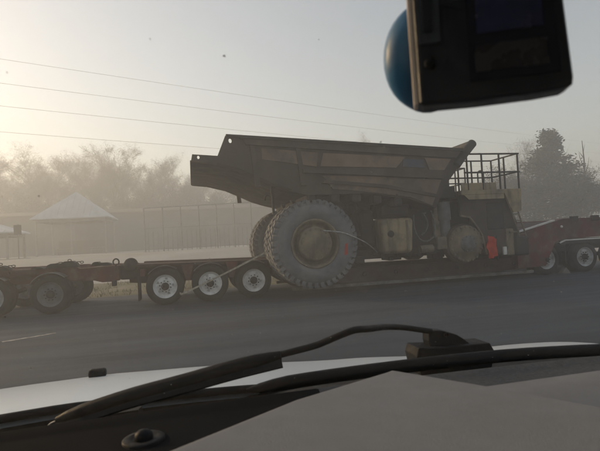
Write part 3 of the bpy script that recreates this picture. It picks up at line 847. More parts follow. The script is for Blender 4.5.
# ------------------------------------------------------------------ haul truck
YT0, YT1, YC = 12.5, 17.7, 15.1
tk = thing('dump_truck', 'huge worn mining dump truck without front wheels on the lowbed trailer', 'dump truck', (4.9, 15.1, .6))
prof = [(0.94, 4.32), (7.60, 3.87), (6.95, 2.95), (6.59, 2.27), (5.94, 2.52), (4.6, 2.72), (3.0, 2.72), (2.5, 2.86), (2.1, 3.0), (1.74, 3.18), (1.22, 3.42), (.55, 3.60), (0.05, 3.66), (0.09, 3.85), (0.72, 3.80)]
def wall_with_holes(y0, y1):
    bm = bmesh.new()
    from mathutils.geometry import tessellate_polygon
    holes = [((1.06, 4.19), .045), ((0.24, 3.775), .034)]
    loops = [[Vector((x, z, 0)) for x, z in prof]]
    for (cx, cz), r in holes:
        loops.append([Vector((cx + r * math.cos(-k * math.pi / 5), cz + 1.5 * r * math.sin(-k * math.pi / 5), 0)) for k in range(10)])
    flat = [p for l in loops for p in l]
    tris = tessellate_polygon(loops)
    b = MB()
    n = len(flat)
    vs = [(p.x, y0, p.y) for p in flat] + [(p.x, y1, p.y) for p in flat]
    fs = []
    for t in tris:
        a, c, d = [flat[i] for i in t]
        area = (c.x - a.x) * (d.y - a.y) - (d.x - a.x) * (c.y - a.y)
        t = tuple(t) if area > 0 else tuple(t)[::-1]
        fs.append(t); fs.append(tuple(i + n for i in t[::-1]))
    o = 0
    for l in loops:
        m = len(l)
        for i in range(m):
            fs.append((o + i, o + i + n, o + (i + 1) % m + n, o + (i + 1) % m))
        o += m
    bm.free()
    return b.add(vs, fs)
body = part('dump_body', wall_with_holes(12.55, 12.65), 'body_steel', tk)
part('side_wall', wall_with_holes(17.55, 17.65), 'body_steel', body)
# floor follows the underside
und = [(0.03, 3.665), (.55, 3.61), (1.22, 3.43), (1.74, 3.19), (2.1, 3.01), (2.5, 2.87), (3.0, 2.73), (4.6, 2.73), (5.94, 2.53), (6.56, 2.30)]
fl = MB()
for (xa, za), (xb, zb) in zip(und[:-1], und[1:]):
    fl.prism([(xa, za), (xb, zb), (xb, zb + (.05 if xb < 1 else .14)), (xa, za + (.05 if xa < 1 else .14))], 12.652, 17.548)
part('floor', fl, 'body_inner', body)
# head board leaning forward with rounded top edge
hb = MB().prism([(6.56, 2.30), (6.93, 2.98), (7.74, 3.90), (7.90, 3.82), (7.12, 2.92), (6.74, 2.24)], 12.656, 17.544)
part('head_board', hb, 'body_steel', body)
cap = MB().tube([(7.42, 12.60, 3.44), (7.66, 12.60, 3.74), (7.98, 12.60, 4.06), (8.01, 12.60, 4.09), (8.03, 12.6, 4.11)], [.13, .135, .125, .10, .04], 12)
part('head_board_edge', cap, 'steel_dark', body)
cap = MB().tube([(7.42, 17.60, 3.44), (7.66, 17.60, 3.74), (7.98, 17.60, 4.06), (8.01, 17.60, 4.09), (8.03, 17.6, 4.11)], [.13, .135, .125, .10, .04], 12)
part('head_board_edge', cap, 'steel_dark', body)
part('head_board_rail', MB().tube([(8.0, 12.7, 4.05), (8.0, 17.5, 4.05)], .11, 12), 'steel_dark', body)
part('head_board_plate', MB().prism([(7.78, 3.84), (7.99, 4.0), (8.03, 3.93), (7.84, 3.78)], 12.70, 17.50), 'body_steel', body)

def side_plate(name, pts, proud, m, thick=.05, far=True):
    part(name, MB().prism(pts, 12.55 - proud, 12.548 + 0.0), m, body)
    if far: part(name, MB().prism(pts, 17.652, 17.65 + proud), m, body)
def line_z(x, p, q):
    return p[1] + (q[1] - p[1]) * (x - p[0]) / (q[0] - p[0])
tA, tB = (0.94, 4.32), (7.60, 3.87)
def tz(x): return line_z(x, tA, tB)
side_plate('top_rail', [(1.3, tz(1.3) - .002), (7.58, tz(7.58) - .002), (7.35, tz(7.35) - .27), (1.45, tz(1.45) - .22)], .09, 'body_steel')
side_plate('top_lip', [(.95, tz(.95) + .01), (7.58, tz(7.58) + .01), (7.58, tz(7.58) - .07), (1.3, tz(1.3) - .07), (1.28, tz(1.28) - .04), (.95, tz(.95) - .04)], .13, 'steel_dark')
side_plate('upper_panel', [(1.85, tz(1.85) - .28), (3.35, tz(3.35) - .32), (3.30, tz(3.3) - .70), (1.85, tz(1.85) - .57)], .035, 'body_tan')
side_plate('upper_panel', [(3.50, tz(3.5) - .32), (5.85, tz(5.85) - .30), (5.55, tz(5.55) - .62), (3.40, tz(3.4) - .68)], .035, 'body_tan')
side_plate('upper_panel', [(6.42, tz(6.42) - .30), (7.22, tz(7.22) - .30), (6.88, tz(6.88) - .78), (6.55, tz(6.55) - .66)], .035, 'body_tan')
side_plate('blue_plate', [(5.78, tz(5.78) - .36), (6.38, tz(6.38) - .36), (6.42, tz(6.42) - .58), (5.74, tz(5.74) - .58)], .03, 'blue_plate')
side_plate('middle_rib', [(2.9, 3.40), (4.6, 3.39), (6.95, 3.28), (6.90, 3.04), (4.6, 3.20), (2.9, 3.30)], .12, 'body_steel')
side_plate('lower_panel', [(3.45, 3.22), (4.6, 3.18), (6.88, 3.02), (6.56, 2.31), (5.94, 2.56), (4.6, 2.76), (3.7, 2.86)], .04, 'body_tan')
side_plate('lower_rib', [(3.4, 3.02), (3.5, 3.10), (5.2, 2.93), (6.70, 2.62), (6.66, 2.54), (5.2, 2.84)], .09, 'body_steel')
side_plate('rear_doubler', [(.82, 3.70), (.90, 3.98), (1.75, 3.88), (2.8, 3.28), (2.6, 2.88), (2.15, 3.02), (1.76, 3.22), (1.24, 3.46), (.7, 3.60)], .03, 'body_steel')
side_plate('tail_rib', [(.10, 3.68), (.56, 3.635), (.56, 3.60), (.08, 3.655)], .07, 'body_steel')
for x in (1.55, 2.75):
    side_plate('side_stiffener', [(x, tz(x) - .24), (x + .12, tz(x) - .24), (x + .24, 2.98), (x + .10, 2.98)], .06, 'body_steel')
for x, z in ((3.15, 2.74), (3.8, 2.73), (4.4, 2.73), (5.0, 2.67), (5.6, 2.58)):
    part('floor_bolster', MB().bbox(x - .13, x + .13, 12.60, 17.6, z - .24, z + .03, .06), 'body_inner', body)
for y in (14.2, 15.8):
    part('floor_rail', MB().prism([(2.9, 2.74), (6.0, 2.50), (6.0, 2.28), (3.0, 2.50)], y, y + .25), 'steel_dark', body)
part('tow_hook', MB().tube([(2.05 + .08 * math.cos(a), 13.2, 2.72 + .10 * math.sin(a)) for a in frange(-.6, 3.7, 10)], .025, 6), 'steel_dark', body)
for y in (12.8,):
    part('rock_ejector', MB().tube([(2.10, y, 3.02), (2.13, y, 2.30)], .035, 8), 'steel_dark', body)

# big rear tyres
TX, TZ, TR = 3.16, 1.43, 1.19
def haul_tyre():
    t = MB()
    R = TR
    prof = [(.60, .10), (.66, .02), (.78, -.035), (.92, -.04), (1.03, .01), (1.10, .07), (1.135, .13), (1.15, .18), (1.15, .48), (1.135, .53), (1.10, .59), (1.03, .65), (.92, .70), (.78, .695), (.66, .64), (.60, .56)]
    t.lathe(prof, (0, 0, 0), 72)
    n = 40
    for k in range(n):
        a = 2 * math.pi * (k + .0) / n
        for half in (0, 1):
            aa = a + (math.pi / n if half else 0)
            c, s = math.cos(aa), math.sin(aa)
            rx = Vector((c, 0, s)); tx = Vector((-s, 0, c))
            y0, y1 = (.075, .34) if not half else (.36, .585)
            yc, hy = (y0 + y1) / 2, (y1 - y0) / 2
            skew = tx * (.05 if half else -.05)
            t.obox(rx * (R - .035) + Vector((0, yc, 0)), tx * .058, Vector((0, hy, 0)) + skew, rx * .036)
            # shoulder block
            ys = .045 if not half else .615
            t.obox(rx * (R - .095) + Vector((0, ys, 0)), tx * .052, Vector((0, .035, 0)), rx * .062)
    return t.mesh('haul_tyre')
def haul_rim():
    r = MB()
    r.lathe([(.62, .05), (.655, .02), (.66, .0), (.62, -.005), (.59, .04), (.56, .10), (.54, .24), (.50, .25), (.475, .22), (.47, .16), (.0, .16)], (0, 0, 0), 48)
    return r.mesh('haul_rim')
def haul_hub():
    r = MB()
    r.lathe([(.465, .17), (.46, .02), (.44, -.03), (.41, -.05), (.36, -.055), (.34, -.075), (.20, -.08), (.18, -.10), (.0, -.10)], (0, 0, 0), 40)
    for k in range(16):
        a = 2 * math.pi * k / 16
        r.lathe([(.022, -.03), (.022, -.075), (0, -.078)], (.39 * math.cos(a), 0, .39 * math.sin(a)), 6, smooth=False)
    return r.mesh('haul_hub')
HT, HR, HH = haul_tyre(), haul_rim(), haul_hub()
HT.materials.append(M['rubber_dusty']); HR.materials.append(M['khaki_dull']); HH.materials.append(M['khaki_dull'])
def haul_wheel(y, far, full, rot):
    o = link('rear_wheel', HT, None, tk, (TX - 4.9, y - 15.1, TZ - .6))
    o.rotation_euler = (0, rot, math.pi if far else 0)
    link('rim', HR, None, o)
    if full: link('hub', HH, None, o)
haul_wheel(12.54, False, True, .03); haul_wheel(13.22, False, False, .1)
haul_wheel(17.66, True, True, .2); haul_wheel(16.98, True, False, .3)
part('tyre_red_mark', MB().prism([(3.93, 1.08), (4.02, 1.1), (4.04, 1.40), (3.96, 1.38)], 12.50, 12.515), 'mark_red', tk)  # flat red mark on the tyre sidewall, not a lamp
part('rear_axle', MB().tube([(TX, 13.3, TZ), (TX, 14.3, TZ), (TX, 14.6, TZ), (TX, 15.6, TZ), (TX, 15.9, TZ), (TX, 16.9, TZ)], [.42, .42, .62, .62, .42, .42], 20), 'steel_dark', tk)
for y in (14.18, 15.72):
    b = MB().prism([(2.5, 1.55), (2.5, 2.15), (4.0, 2.15), (5.2, 1.75), (9.3, 1.75), (9.3, 1.25), (5.0, 1.25), (3.9, 1.55)], y, y + .30)
    part('frame_rail', b, 'steel_dark', tk)
for x in (2.7, 4.5, 6.0, 8.9):
    part('frame_cross_member', MB().tube([(x, 14.4, 1.55 if x > 4 else 1.9), (x, 15.8, 1.55 if x > 4 else 1.9)], .16, 12), 'steel_dark', tk)
# rear suspension strut and hoist cylinders
for y in (13.98, 16.2):
    part('hoist_cylinder', MB().tube([(4.55, y, 1.05), (4.62, y, 1.9)], .20, 16).tube([(4.62, y, 1.9), (4.72, y, 2.6)], .12, 14), 'blue_grey', tk)
    part('rear_strut', MB().tube([(2.75, y, 2.2), (2.9, y, 1.5)], .15, 12), 'steel_dark', tk)
part('inner_guard', MB().grid(lambda a, y: (TX + 1.36 * math.cos(a), y, TZ + 1.36 * math.sin(a)), frange(.1, .95, 9), [12.9, 13.9]).grid(lambda a, y: (TX + 1.40 * math.cos(a), y, TZ + 1.40 * math.sin(a)), frange(.95, .1, 9), [12.9, 13.9]), 'blue_grey', tk)
part('chassis_plate', MB().prism([(4.15, 1.30), (4.15, 2.30), (4.35, 2.66), (5.3, 2.60), (5.3, 1.30)], 14.02, 14.10), 'blue_grey', tk)
part('hydraulic_tank', MB().bbox(4.72, 5.14, 13.30, 14.0, 1.25, 2.30, .10), 'steel_dark', tk)
# fuel tank, belly clutter
bm = bmesh.new()
bmesh.ops.create_cube(bm, size=1)
for v in bm.verts:
    v.co = Vector((5.67 + v.co.x * 1.02, 13.38 + v.co.y * .92, 1.52 + v.co.z * 1.0))
    if v.co.z < 1.5: v.co.x = 5.67 + (v.co.x - 5.67) * .86
bmesh.ops.bevel(bm, geom=list(bm.edges), offset=.12, segments=3, affect='EDGES', profile=.5)
tank = part('fuel_tank', MB().bm(bm, True), 'khaki', tk); bm.free()
part('filler_cap', MB().lathe([(0, -.03), (.09, -.03), (.10, 0), (.10, .06)], (5.45, 12.92, 1.58), 16), 'steel_dark', tank)
for x in (5.4, 5.95):
    part('tank_strap', MB().box(x - .03, x + .03, 12.905, 13.0, 1.1, 1.95), 'khaki_dull', tank)
b = MB().bbox(5.22, 6.15, 12.98, 13.9, 2.03, 2.42, .10)
part('air_tank', b, 'steel_dark', tk)
rc = random.Random(17)
b = MB()
for k in range(26):
    x = rc.uniform(4.35, 7.5); z = rc.uniform(.82, 1.05); s = rc.uniform(.05, .15)
    b.bbox(x - s, x + s, 13.2 + rc.uniform(0, .5), 13.9, z - s * .7, z + s * .8, .02)
part('belly_guard', b.box(4.35, 7.6, 13.55, 16.4, .88, 1.12), 'steel_dark', tk)
part('engine_block', MB().bbox(6.2, 8.9, 14.5, 15.7, 1.1, 2.55, .08).bbox(6.25, 6.95, 13.75, 14.4, 1.15, 2.2, .07), 'steel_dark', tk)
part('transmission', MB().tube([(5.0, 15.1, 1.35), (6.3, 15.1, 1.35)], [.35, .45], 16), 'steel_dark', tk)
for pts in ([(6.35, 13.3, 2.1), (6.28, 13.2, 1.7), (6.42, 13.18, 1.35), (6.7, 13.2, 1.27), (6.95, 13.25, 1.45)],
            [(6.62, 13.25, 2.15), (6.78, 13.2, 1.85), (6.66, 13.2, 1.6), (6.52, 13.2, 1.5)],
            [(6.9, 13.3, 2.2), (7.0, 13.2, 1.8), (6.88, 13.2, 1.5), (7.05, 13.25, 1.3)]):
    ps = []
    for i in range(len(pts) - 1):
        for t in (0, .33, .66):
            ps.append(Vector(pts[i]).lerp(Vector(pts[i + 1]), t))
    ps.append(Vector(pts[-1]))
    for _ in range(3):
        ps = [ps[0]] + [(ps[i - 1] + ps[i] * 2 + ps[i + 1]) / 4 for i in range(1, len(ps) - 1)] + [ps[-1]]
    part('hose', MB().tube(ps, .026, 7), 'hose', tk)
part('side_frame_plate', MB().prism([(6.28, 2.25), (7.15, 2.5), (7.15, 1.0), (6.3, 1.0)], 13.62, 13.72), 'steel_dark', tk)
# front strut and wheel-less front hub
for y, s in ((13.45, -1), (16.75, 1)):
    part('front_strut', MB().tube([(7.42, y, 1.25), (7.40, y, 1.9)], .17, 16).tube([(7.40, y, 1.9), (7.38, y, 2.45)], .21, 16), 'blue_grey', tk)
def front_hub(far):
    b = MB()
    b.lathe([(.30, .5), (.34, .10), (.50, .09), (.545, .06), (.545, -.02), (.50, -.05), (.40, -.05), (.38, -.09), (.24, -.11), (.22, -.16), (.0, -.16)], (0, 0, 0), 40)
    for k in range(20):
        a = 2 * math.pi * k / 20
        b.lathe([(.035, .07), (.035, -.08), (0, -.085)], (.505 * math.cos(a), 0, .505 * math.sin(a)), 8, smooth=False)
    return b.mesh('front_hub')
FH = front_hub(False); FH.materials.append(M['khaki_dull'])
o = link('front_hub', FH, None, tk, (7.90 - 4.9, 13.15 - 15.1, 1.17 - .6))
HCB = MB().lathe([(.245, -.10), (.25, -.145), (.20, -.165), (.19, -.20), (.10, -.215), (0, -.215)], (0, 0, 0), 28)
for k in range(10):
    a = 2 * math.pi * k / 10
    HCB.lathe([(.022, -.14), (.022, -.185), (0, -.19)], (.222 * math.cos(a), 0, .222 * math.sin(a)), 6, smooth=False)
HC = HCB.mesh('hub_cap'); HC.materials.append(M['blue_grey'])
BD = MB().lathe([(.42, .08), (.585, .09), (.60, .14), (.60, .34), (.57, .36), (.30, .36)], (0, 0, 0), 40).mesh('brake_drum'); BD.materials.append(M['body_steel'])
link('hub_cap', HC, None, o); link('brake_drum', BD, None, o)
o = link('front_hub', FH, None, tk, (7.90 - 4.9, 17.05 - 15.1, 1.17 - .6)); o.rotation_euler = (0, 0, math.pi)
link('hub_cap', HC, None, o); link('brake_drum', BD, None, o)
part('front_axle', MB().tube([(7.90, 13.5, 1.17), (7.90, 16.7, 1.17)], .22, 14), 'steel_dark', tk)
# front decks, fenders, radiator, bumper
for y0, y1, yb in ((12.92, 14.40, 13.0), (15.80, 17.28, 17.1)):
    part('deck', MB().bbox(7.72, 9.72, y0, y1, 2.60, 2.74, .02), 'khaki', tk)
    yy = y0 if y0 < 15 else y1 - .05
    part('deck_skirt', MB().prism([(7.80, 2.60), (9.12, 2.598), (9.12, 2.46), (7.95, 2.46)], yy, yy + .05), 'khaki', tk)
    part('corner_shield', MB().prism([(9.12, 2.66), (9.70, 2.66), (9.66, 2.06), (9.40, 2.03), (9.30, 2.2)], yy - .012, yy + .062), 'khaki', tk)
    yf = 13.10 if y0 < 15 else 17.02
    b = MB().prism([(7.75, 2.6), (9.25, 2.6), (9.62, 1.75), (9.62, .82), (8.55, .82), (8.42, 1.4), (8.05, 1.95), (7.75, 2.0)], yf, yf + .09)
    part('front_fender', b, 'body_steel', tk)
    yl = yf - .02 if y0 < 15 else yf + .05
    part('fender_lip', MB().tube([(7.75, yl + .02, 2.0), (8.05, yl + .02, 1.95), (8.30, yl + .02, 1.62), (8.42, yl + .02, 1.4), (8.55, yl + .02, .82)], .03, 8), 'khaki_dull', tk)
    part('fender_panel', MB().bbox(8.62, 9.18, min(yf - .02, yf + .05), max(yf - .02, yf + .05) + .05, 1.55, 2.35, .02), 'steel_dark', tk)
    part('step_plate', MB().bbox(9.30, 9.62, yf - .10, yf + .15, 1.42, 1.47, .01), 'khaki_dull', tk)
part('battery_box', MB().bbox(6.98, 7.30, 13.15, 13.7, 1.05, 1.42, .03), 'khaki_dull', tk)
part('brake_canister', MB().tube([(6.45, 13.2, 1.08), (6.85, 13.2, 1.10)], .11, 14), 'khaki_dull', tk)
part('mud_caked_plate', MB().prism([(7.05, 1.35), (7.32, 1.45), (7.30, 2.3), (7.12, 2.42), (7.02, 2.0)], 13.42, 13.5), 'khaki_dull', tk)
part('radiator', MB().bbox(9.1, 9.66, 14.1, 16.1, .95, 2.58, .05), 'steel_dark', tk)
b = MB()
for z in frange(1.1, 2.4, 12): b.box(9.665, 9.70, 14.2, 16.0, z - .02, z + .02)
part('radiator_grille', b, 'khaki_dull', tk)
part('engine_hood', MB().bbox(7.9, 9.6, 14.42, 15.78, 2.5, 2.72, .05), 'khaki_dull', tk)
part('bumper', MB().bbox(9.45, 9.93, 12.98, 17.2, .72, 1.30, .06), 'steel_dark', tk)
part('bumper_bracket', MB().bbox(9.2, 9.46, 13.05, 13.5, .75, 1.55, .03), 'khaki_dull', tk)
part('white_marker', MB().bbox(9.02, 9.13, 12.96, 13.03, .78, 1.02, .01), 'white_paint', tk)
# ladder
for y in (12.98, 17.15):
    for dx in (0, .22):
        part('ladder_rail', MB().bar((9.36 + dx, y, 2.10), (9.60 + dx, y, 1.30), .035, .03, (0, 1, 0)), 'khaki_dull', tk)
    for t in (.15, .4, .65, .9):
        part('rung', MB().tube([(9.36 + .24 * t, y, 2.10 - .8 * t), (9.58 + .24 * t, y, 2.10 - .8 * t)], .017, 6), 'khaki_dull', tk)
# deck railings (both decks)
def railing(ya, yb):
    r = thing('tmp', '', '') if False else None
    zt, zm, zb = 3.81, 3.26, 2.74
    xa, xb = 7.98, 9.68
    ynear = min(ya, yb)
    def post(x, y, z1=zt): part('railing_post', MB().tube([(x, y, zb - .02), (x, y, z1)], .028, 8), 'steel_dark', tk)
    for x in (8.47, 9.05, 9.68): post(x, ya)
    for x in (7.98, 8.47, 8.95, 9.68): post(x, yb)
    post(7.98, ya, zt)
    for z in (zt, zm):
        part('railing_bar', MB().tube([(xa - .1, ya, z), (xb + .05, ya, z - .01)], .026, 8), 'steel_dark', tk)
        part('railing_bar', MB().tube([(xa, yb, z), (xb, yb, z - .01)], .024, 8), 'steel_dark', tk)
        part('railing_bar', MB().tube([(xb, ya, z - .01), (xb, yb, z - .01)], .024, 8), 'steel_dark', tk)
    post(xb, (ya + yb) / 2)
railing(12.97, 14.30)
railing(17.23, 15.90)
hoop = [(8.72, 13.6, 2.74), (8.72, 13.6, 3.25)] + [(8.82 + .10 * math.cos(a), 13.6, 3.27 + .12 * math.sin(a)) for a in frange(math.pi, 0, 9)] + [(8.92, 13.6, 2.74)]
part('grab_hoop', MB().tube(hoop, .022, 8), 'steel_dark', tk)
part('toe_board', MB().bbox(7.75, 8.9, 12.95, 12.99, 2.742, 2.95, .008), 'khaki', tk)
part('air_cleaner', MB().tube([(7.45, 13.5, 2.9), (7.45, 13.5, 3.25)], .2, 16).tube([(7.45, 13.5, 3.25), (7.45, 13.5, 3.33)], .13, 12).bbox(7.1, 7.7, 13.2, 14.0, 2.55, 2.9, .04), 'steel_dark', tk)

# lashings
mb = MB()
pth = [Vector((-.35, 13.42, .28)).lerp(Vector((2.06, 13.10, 1.34)), t) - Vector((0, 0, .10 * t * (1 - t))) for t in frange(0, 1, 12)]
for a, b in zip(pth[:-1], pth[1:]):
    mb.bar(a, b, .045, .012)
mb.bar((-.35, 13.42, .28), (-.42, 13.75, .30), .05, .03)
solo('tie_down_strap', mb, 'strap', 'pale tie down strap running from the trailer wheels up to the big tyre', 'strap', (-.35, 13.42, .2))
mb = MB()
cp = [(3.35, 12.40, 1.76), (3.86, 12.42, 1.70), (4.2, 12.48, 1.56), (4.55, 12.6, 1.40), (4.85, 12.8, 1.22), (5.07, 13.05, 1.08)]
cps = []
for i in range(len(cp) - 1):
    for t in (0, .25, .5, .75): cps.append(Vector(cp[i]).lerp(Vector(cp[i + 1]), t))
cps.append(Vector(cp[-1]))
for _ in range(3): cps = [cps[0]] + [(cps[i - 1] + cps[i] * 2 + cps[i + 1]) / 4 for i in range(1, len(cps) - 1)] + [cps[-1]]
mb.tube(cps, .018, 8)
solo('tie_down_cable', mb, 'chain_steel', 'bright steel cable stretched from the big rear hub towards the fuel tank', 'cable', (3.35, 12.4, 1.0))
# red flag on a short pole
fg = thing('warning_flag', 'bright orange red warning flag hanging beside the bare front hub', 'flag', (8.52, 12.95, .62))
part('flag_pole', MB().tube([(8.80, 12.96, .62), (8.80, 12.96, 1.36)], .018, 8), 'steel_dark', fg)
def flagp(u, v):
    w = (.40 - .34 * abs(v - .55)) * u
    return (8.785 - w, 12.94 + .07 * math.sin(u * 8 + v * 5) * (.25 + u) + .03 * math.sin(v * 13 - u * 4) * u, 1.27 - .50 * v + .10 * u * (1 - 1.7 * v) - .02 * math.sin(v * 9) * u)
part('cloth', MB().grid(flagp, frange(0, 1, 12), frange(0, 1, 12)), 'flag_red', fg)

# ------------------------------------------------------------------ own car (seen from the driver's seat)
car = thing('car', 'white car the picture is taken from, hood, wipers and grey dashboard in front', 'car', (0.32, 0.6, 0))
S = 0.8
XC, HW = 0.34, 1.02
def hood_z(x, y):
    u = y - 1.25
    e = max(0.0, (abs(x - XC) - .55) / (HW - .55))
    return 1.232 - .05 * u - .185 * u * u - .012 * e ** 2.5 - .034 * math.exp(-((x - .6) / .42) ** 2) - .040 * sstep(.55, 1.0, x) + .003 * math.exp(-((abs(x - XC) - .62) / .10) ** 2)
def hood_y(x, v):
    y0 = 1.235 - .07 * ((x - XC) / HW) ** 2
    y1 = 2.35 - .22 * ((x - XC) / HW) ** 2
    return y0 + (y1 - y0) * v
hx_ = frange(XC - HW, XC + HW, 41)
def hoodp(x, v, dz=0):
    y = hood_y(x, v); return (x, y, hood_z(x, y) + dz)
b = MB().grid(lambda x, v: hoodp(x, v), hx_, frange(0, 1, 25)).grid(lambda x, v: hoodp(x, v, -.03), hx_[::-1], frange(0, 1, 25))
b.grid(lambda x, t: (x, hood_y(x, 0), hood_z(x, hood_y(x, 0)) - .03 + .03 * t), hx_, [0, 1])
b.grid(lambda x, t: (x, hood_y(x, 1) + .0, hood_z(x, hood_y(x, 1)) - .03 * t), hx_, [0, 1])
part('hood', b, 'car_paint', car)
# front, fenders, sides, roof: a closed-looking shell
b = MB().grid(lambda x, t: (x, hood_y(x, 1) + .10 * math.sin(t * 2.2), hood_z(x, hood_y(x, 1)) - .035 - t * .50), hx_, frange(0, 1, 8))
part('front_bumper', b, 'car_paint', car)
for s in (-1, 1):
    xo = XC + s * (HW + .004)
    b = MB()
    b.prism([(1.15, .45), (1.15, 1.16), (1.3, 1.15), (2.0, 1.02), (2.25, .88), (2.35, .45)], xo - .02, xo + .02)
    b.v = [(y, x, z) for x, y, z in b.v]; b.f = [f[::-1] for f in b.f]
    part('front_fender', b, 'car_paint', car)
    b = MB().prism([(-2.6, .40), (-2.6, 1.10), (.95, 1.16), (1.14, 1.15), (1.14, .40)], xo - .03, xo + .03)
    b.v = [(y, x, z) for x, y, z in b.v]; b.f = [f[::-1] for f in b.f]
    part('door', b, 'car_paint', car)
    part('windscreen_pillar', MB().tube([(XC + s * (HW - .03), 1.00, 1.16), (XC + s * (HW - .20), .24, 1.87)], .045, 10), 'headliner', car)
    part('rear_pillar', MB().tube([(XC + s * (HW - .03), -2.3, 1.12), (XC + s * (HW - .2), -1.9, 1.82)], .08, 10), 'headliner', car)
    part('door_pillar', MB().tube([(XC + s * (HW - .03), -.55, 1.12), (XC + s * (HW - .22), -.5, 1.83)], .05, 10), 'headliner', car)
rw = HW - .2
part('roof', MB().grid(lambda x, y: (x, y, 1.93 - .05 * ((x - XC) / rw) ** 2 - .04 * ((y + .9) / 1.2) ** 2), frange(XC - rw, XC + rw, 13), frange(-2.1, .21, 13)).grid(lambda x, y: (x, y, 1.895 - .05 * ((x - XC) / rw) ** 2 - .04 * ((y + .9) / 1.2) ** 2), frange(XC + rw, XC - rw, 13), frange(-2.1, .21, 13)), 'headliner', car)
part('floor', MB().box(XC - HW + .04, XC + HW - .04, -2.6, 1.1, .36, .44), 'dash_dark', car)
part('tailgate', MB().box(XC - HW + .04, XC + HW - .04, -2.66, -2.58, .40, 1.12), 'car_paint', car)
for sx in (-.36, .36):
    st = part('seat', MB().bbox(XC + sx - .26, XC + sx + .26, -.75, -.2, .55, .80, .05).bbox(XC + sx - .25, XC + sx + .25, -.92, -.72, .75, 1.38, .05), 'dash_dark', car)
for s in (-1, 1):
    for y in (1.75, -1.9):
        b = MB().lathe([(.0, -.06), (.18, -.07), (.30, -.10), (.34, -.08), (.35, -.04), (.35, .06), (.34, .10), (.0, .10)], (0, 0, 0), 28)
        b.v = [(XC + s * (HW - .12) - s * y_, y + x_, .35 + z_) for x_, y_, z_ in b.v]
        part('wheel', b, 'rubber', car)

# windscreen glass
GB = Vector((0, 1.04, 1.228)); GS = Vector((0, -.9, .73)).normalized(); GN = Vector((0, .73, .90)).normalized()
GL = 0.99
def glassp(x, v, off=0):
    c = ((x - XC) / .85) ** 2
    return tuple(GB + Vector((x, 0, 0)) + GS * (GL * v) + GN * (off) + Vector((0, -.045 * c, 0)))
gw = lambda v: (.92 - .18 * v)
def gridglass(off, rev=False):
    us = frange(-1, 1, 25)
    if rev: us = us[::-1]
    return MB().grid(lambda u, v: glassp(XC + u * gw(v), v, off), us, frange(-.06, 1, 17))
gb = gridglass(0.005)
ws = part('windscreen', gb, 'glass', car)
us = frange(-1, 1, 25)
b = MB().grid(lambda u, v: glassp(XC + u * gw(v), v, .002), us, frange(-.06, .062, 4)).grid(lambda u, v: glassp(XC + u * gw(v), v, -.001), us[::-1], frange(-.06, .062, 4))
part('black_border', b, 'frit', ws)

# cowl between hood and glass
def cowl_p(x, v):
    y0 = 1.09 - .045 * ((x - XC) / .85) ** 2; y1 = 1.255 - .07 * ((x - XC) / HW) ** 2
    k = sstep(.02, .26, x)
    y0 -= .11 * k
    z = 1.172 + .018 * v - .012 * math.sin(v * math.pi) + .012 * max(0, v - .8) * 5
    z += k * (.082 * max(0.0, 1 - v) ** .8 + .018 * math.sin(min(1, max(0, v)) * math.pi)) if v > 0 else k * .082
    return (x, y0 + (y1 - y0) * v, z)
cx_ = frange(XC - .93, XC + .93, 61)
cw = part('cowl', MB().grid(cowl_p, cx_, frange(-.3, 1.04, 15)).grid(lambda x, v: tuple(Vector(cowl_p(x, v)) - Vector((0, 0, .04))), cx_[::-1], frange(-.3, 1.04, 15)), 'black_plastic', car)
b = MB().tube([(x, hood_y(x, 0) - .012, hood_z(x, hood_y(x, 0)) - .006) for x in frange(XC - .94, XC + .94, 41)], .010, 8)
part('hood_seal', b, 'wiper_black', cw)
for k in range(16):
    x = -.56 + k * .03
    p0, p1 = Vector(cowl_p(x, .30)), Vector(cowl_p(x + .004, .8))
    part('grille_slat', MB().bar(p0 + Vector((0, 0, .003)), p1 + Vector((0, 0, .003)), .008, .006), 'wiper_black', cw)

def on_glass(x, v, off): return Vector(glassp(x, v, off))
def smooth_path(pts, it=3, sub=4):
    ps = []
    for i in range(len(pts) - 1):
        for k in range(sub): ps.append(Vector(pts[i]).lerp(Vector(pts[i + 1]), k / sub))
    ps.append(Vector(pts[-1]))
    for _ in range(it): ps = [ps[0]] + [(ps[i - 1] + ps[i] * 2 + ps[i + 1]) / 4 for i in range(1, len(ps) - 1)] + [ps[-1]]
    return ps
def sc(p):   # measured at a trial scale, brought to the car's size
    return Vector((p[0] * S, p[1] * S, 1.58 + (p[2] - 1.58) * S))
# wiper with pivot, bent arm and blade
arm = smooth_path([(.530, 1.055, 1.349), (.445, 1.022, 1.372), (.375, .955, 1.390), (.317, .888, 1.402), (.2835, .866, 1.408), (.2551, .8803, 1.3961), (.2213, .9021, 1.3785), (.1789, .9137, 1.3691), (.118, .928, 1.357)], 2)
wp1 = part('wiper', MB().tube(arm, [.0065] * len(arm), 10), 'wiper_black', car)
b = MB()
bl = smooth_path([(.150, .905, 1.366), (.0563, .922, 1.3490), (-.0256, .948, 1.3270), (-.1171, .970, 1.3080), (-.195, .990, 1.2860), (-.265, 1.012, 1.2640)])
n_ = len(bl)
b.tube(bl, [.0085, .0115] + [.0135] * (n_ - 5) + [.012, .010, .006], 10)
part('wiper_blade', b, 'wiper_black', wp1)
for i in range(n_ - 1):
    part('blade_rubber', MB().bar(bl[i] - GN * .015, bl[i + 1] - GN * .015, .018, .006, GN), 'rubber', wp1)
part('blade_spline', MB().tube([(-.250, 1.006, 1.270), (-.2815, 1.035, 1.2520), (-.325, 1.085, 1.212)], .0016, 6), 'rim_grey', wp1)
PIV = [(.5228, 1.3498), (.540, 1.3510), (.5559, 1.3491), (.5937, 1.3362), (.615, 1.3215), (.626, 1.3119), (.630, 1.300), (.5276, 1.300), (.5214, 1.3291)]
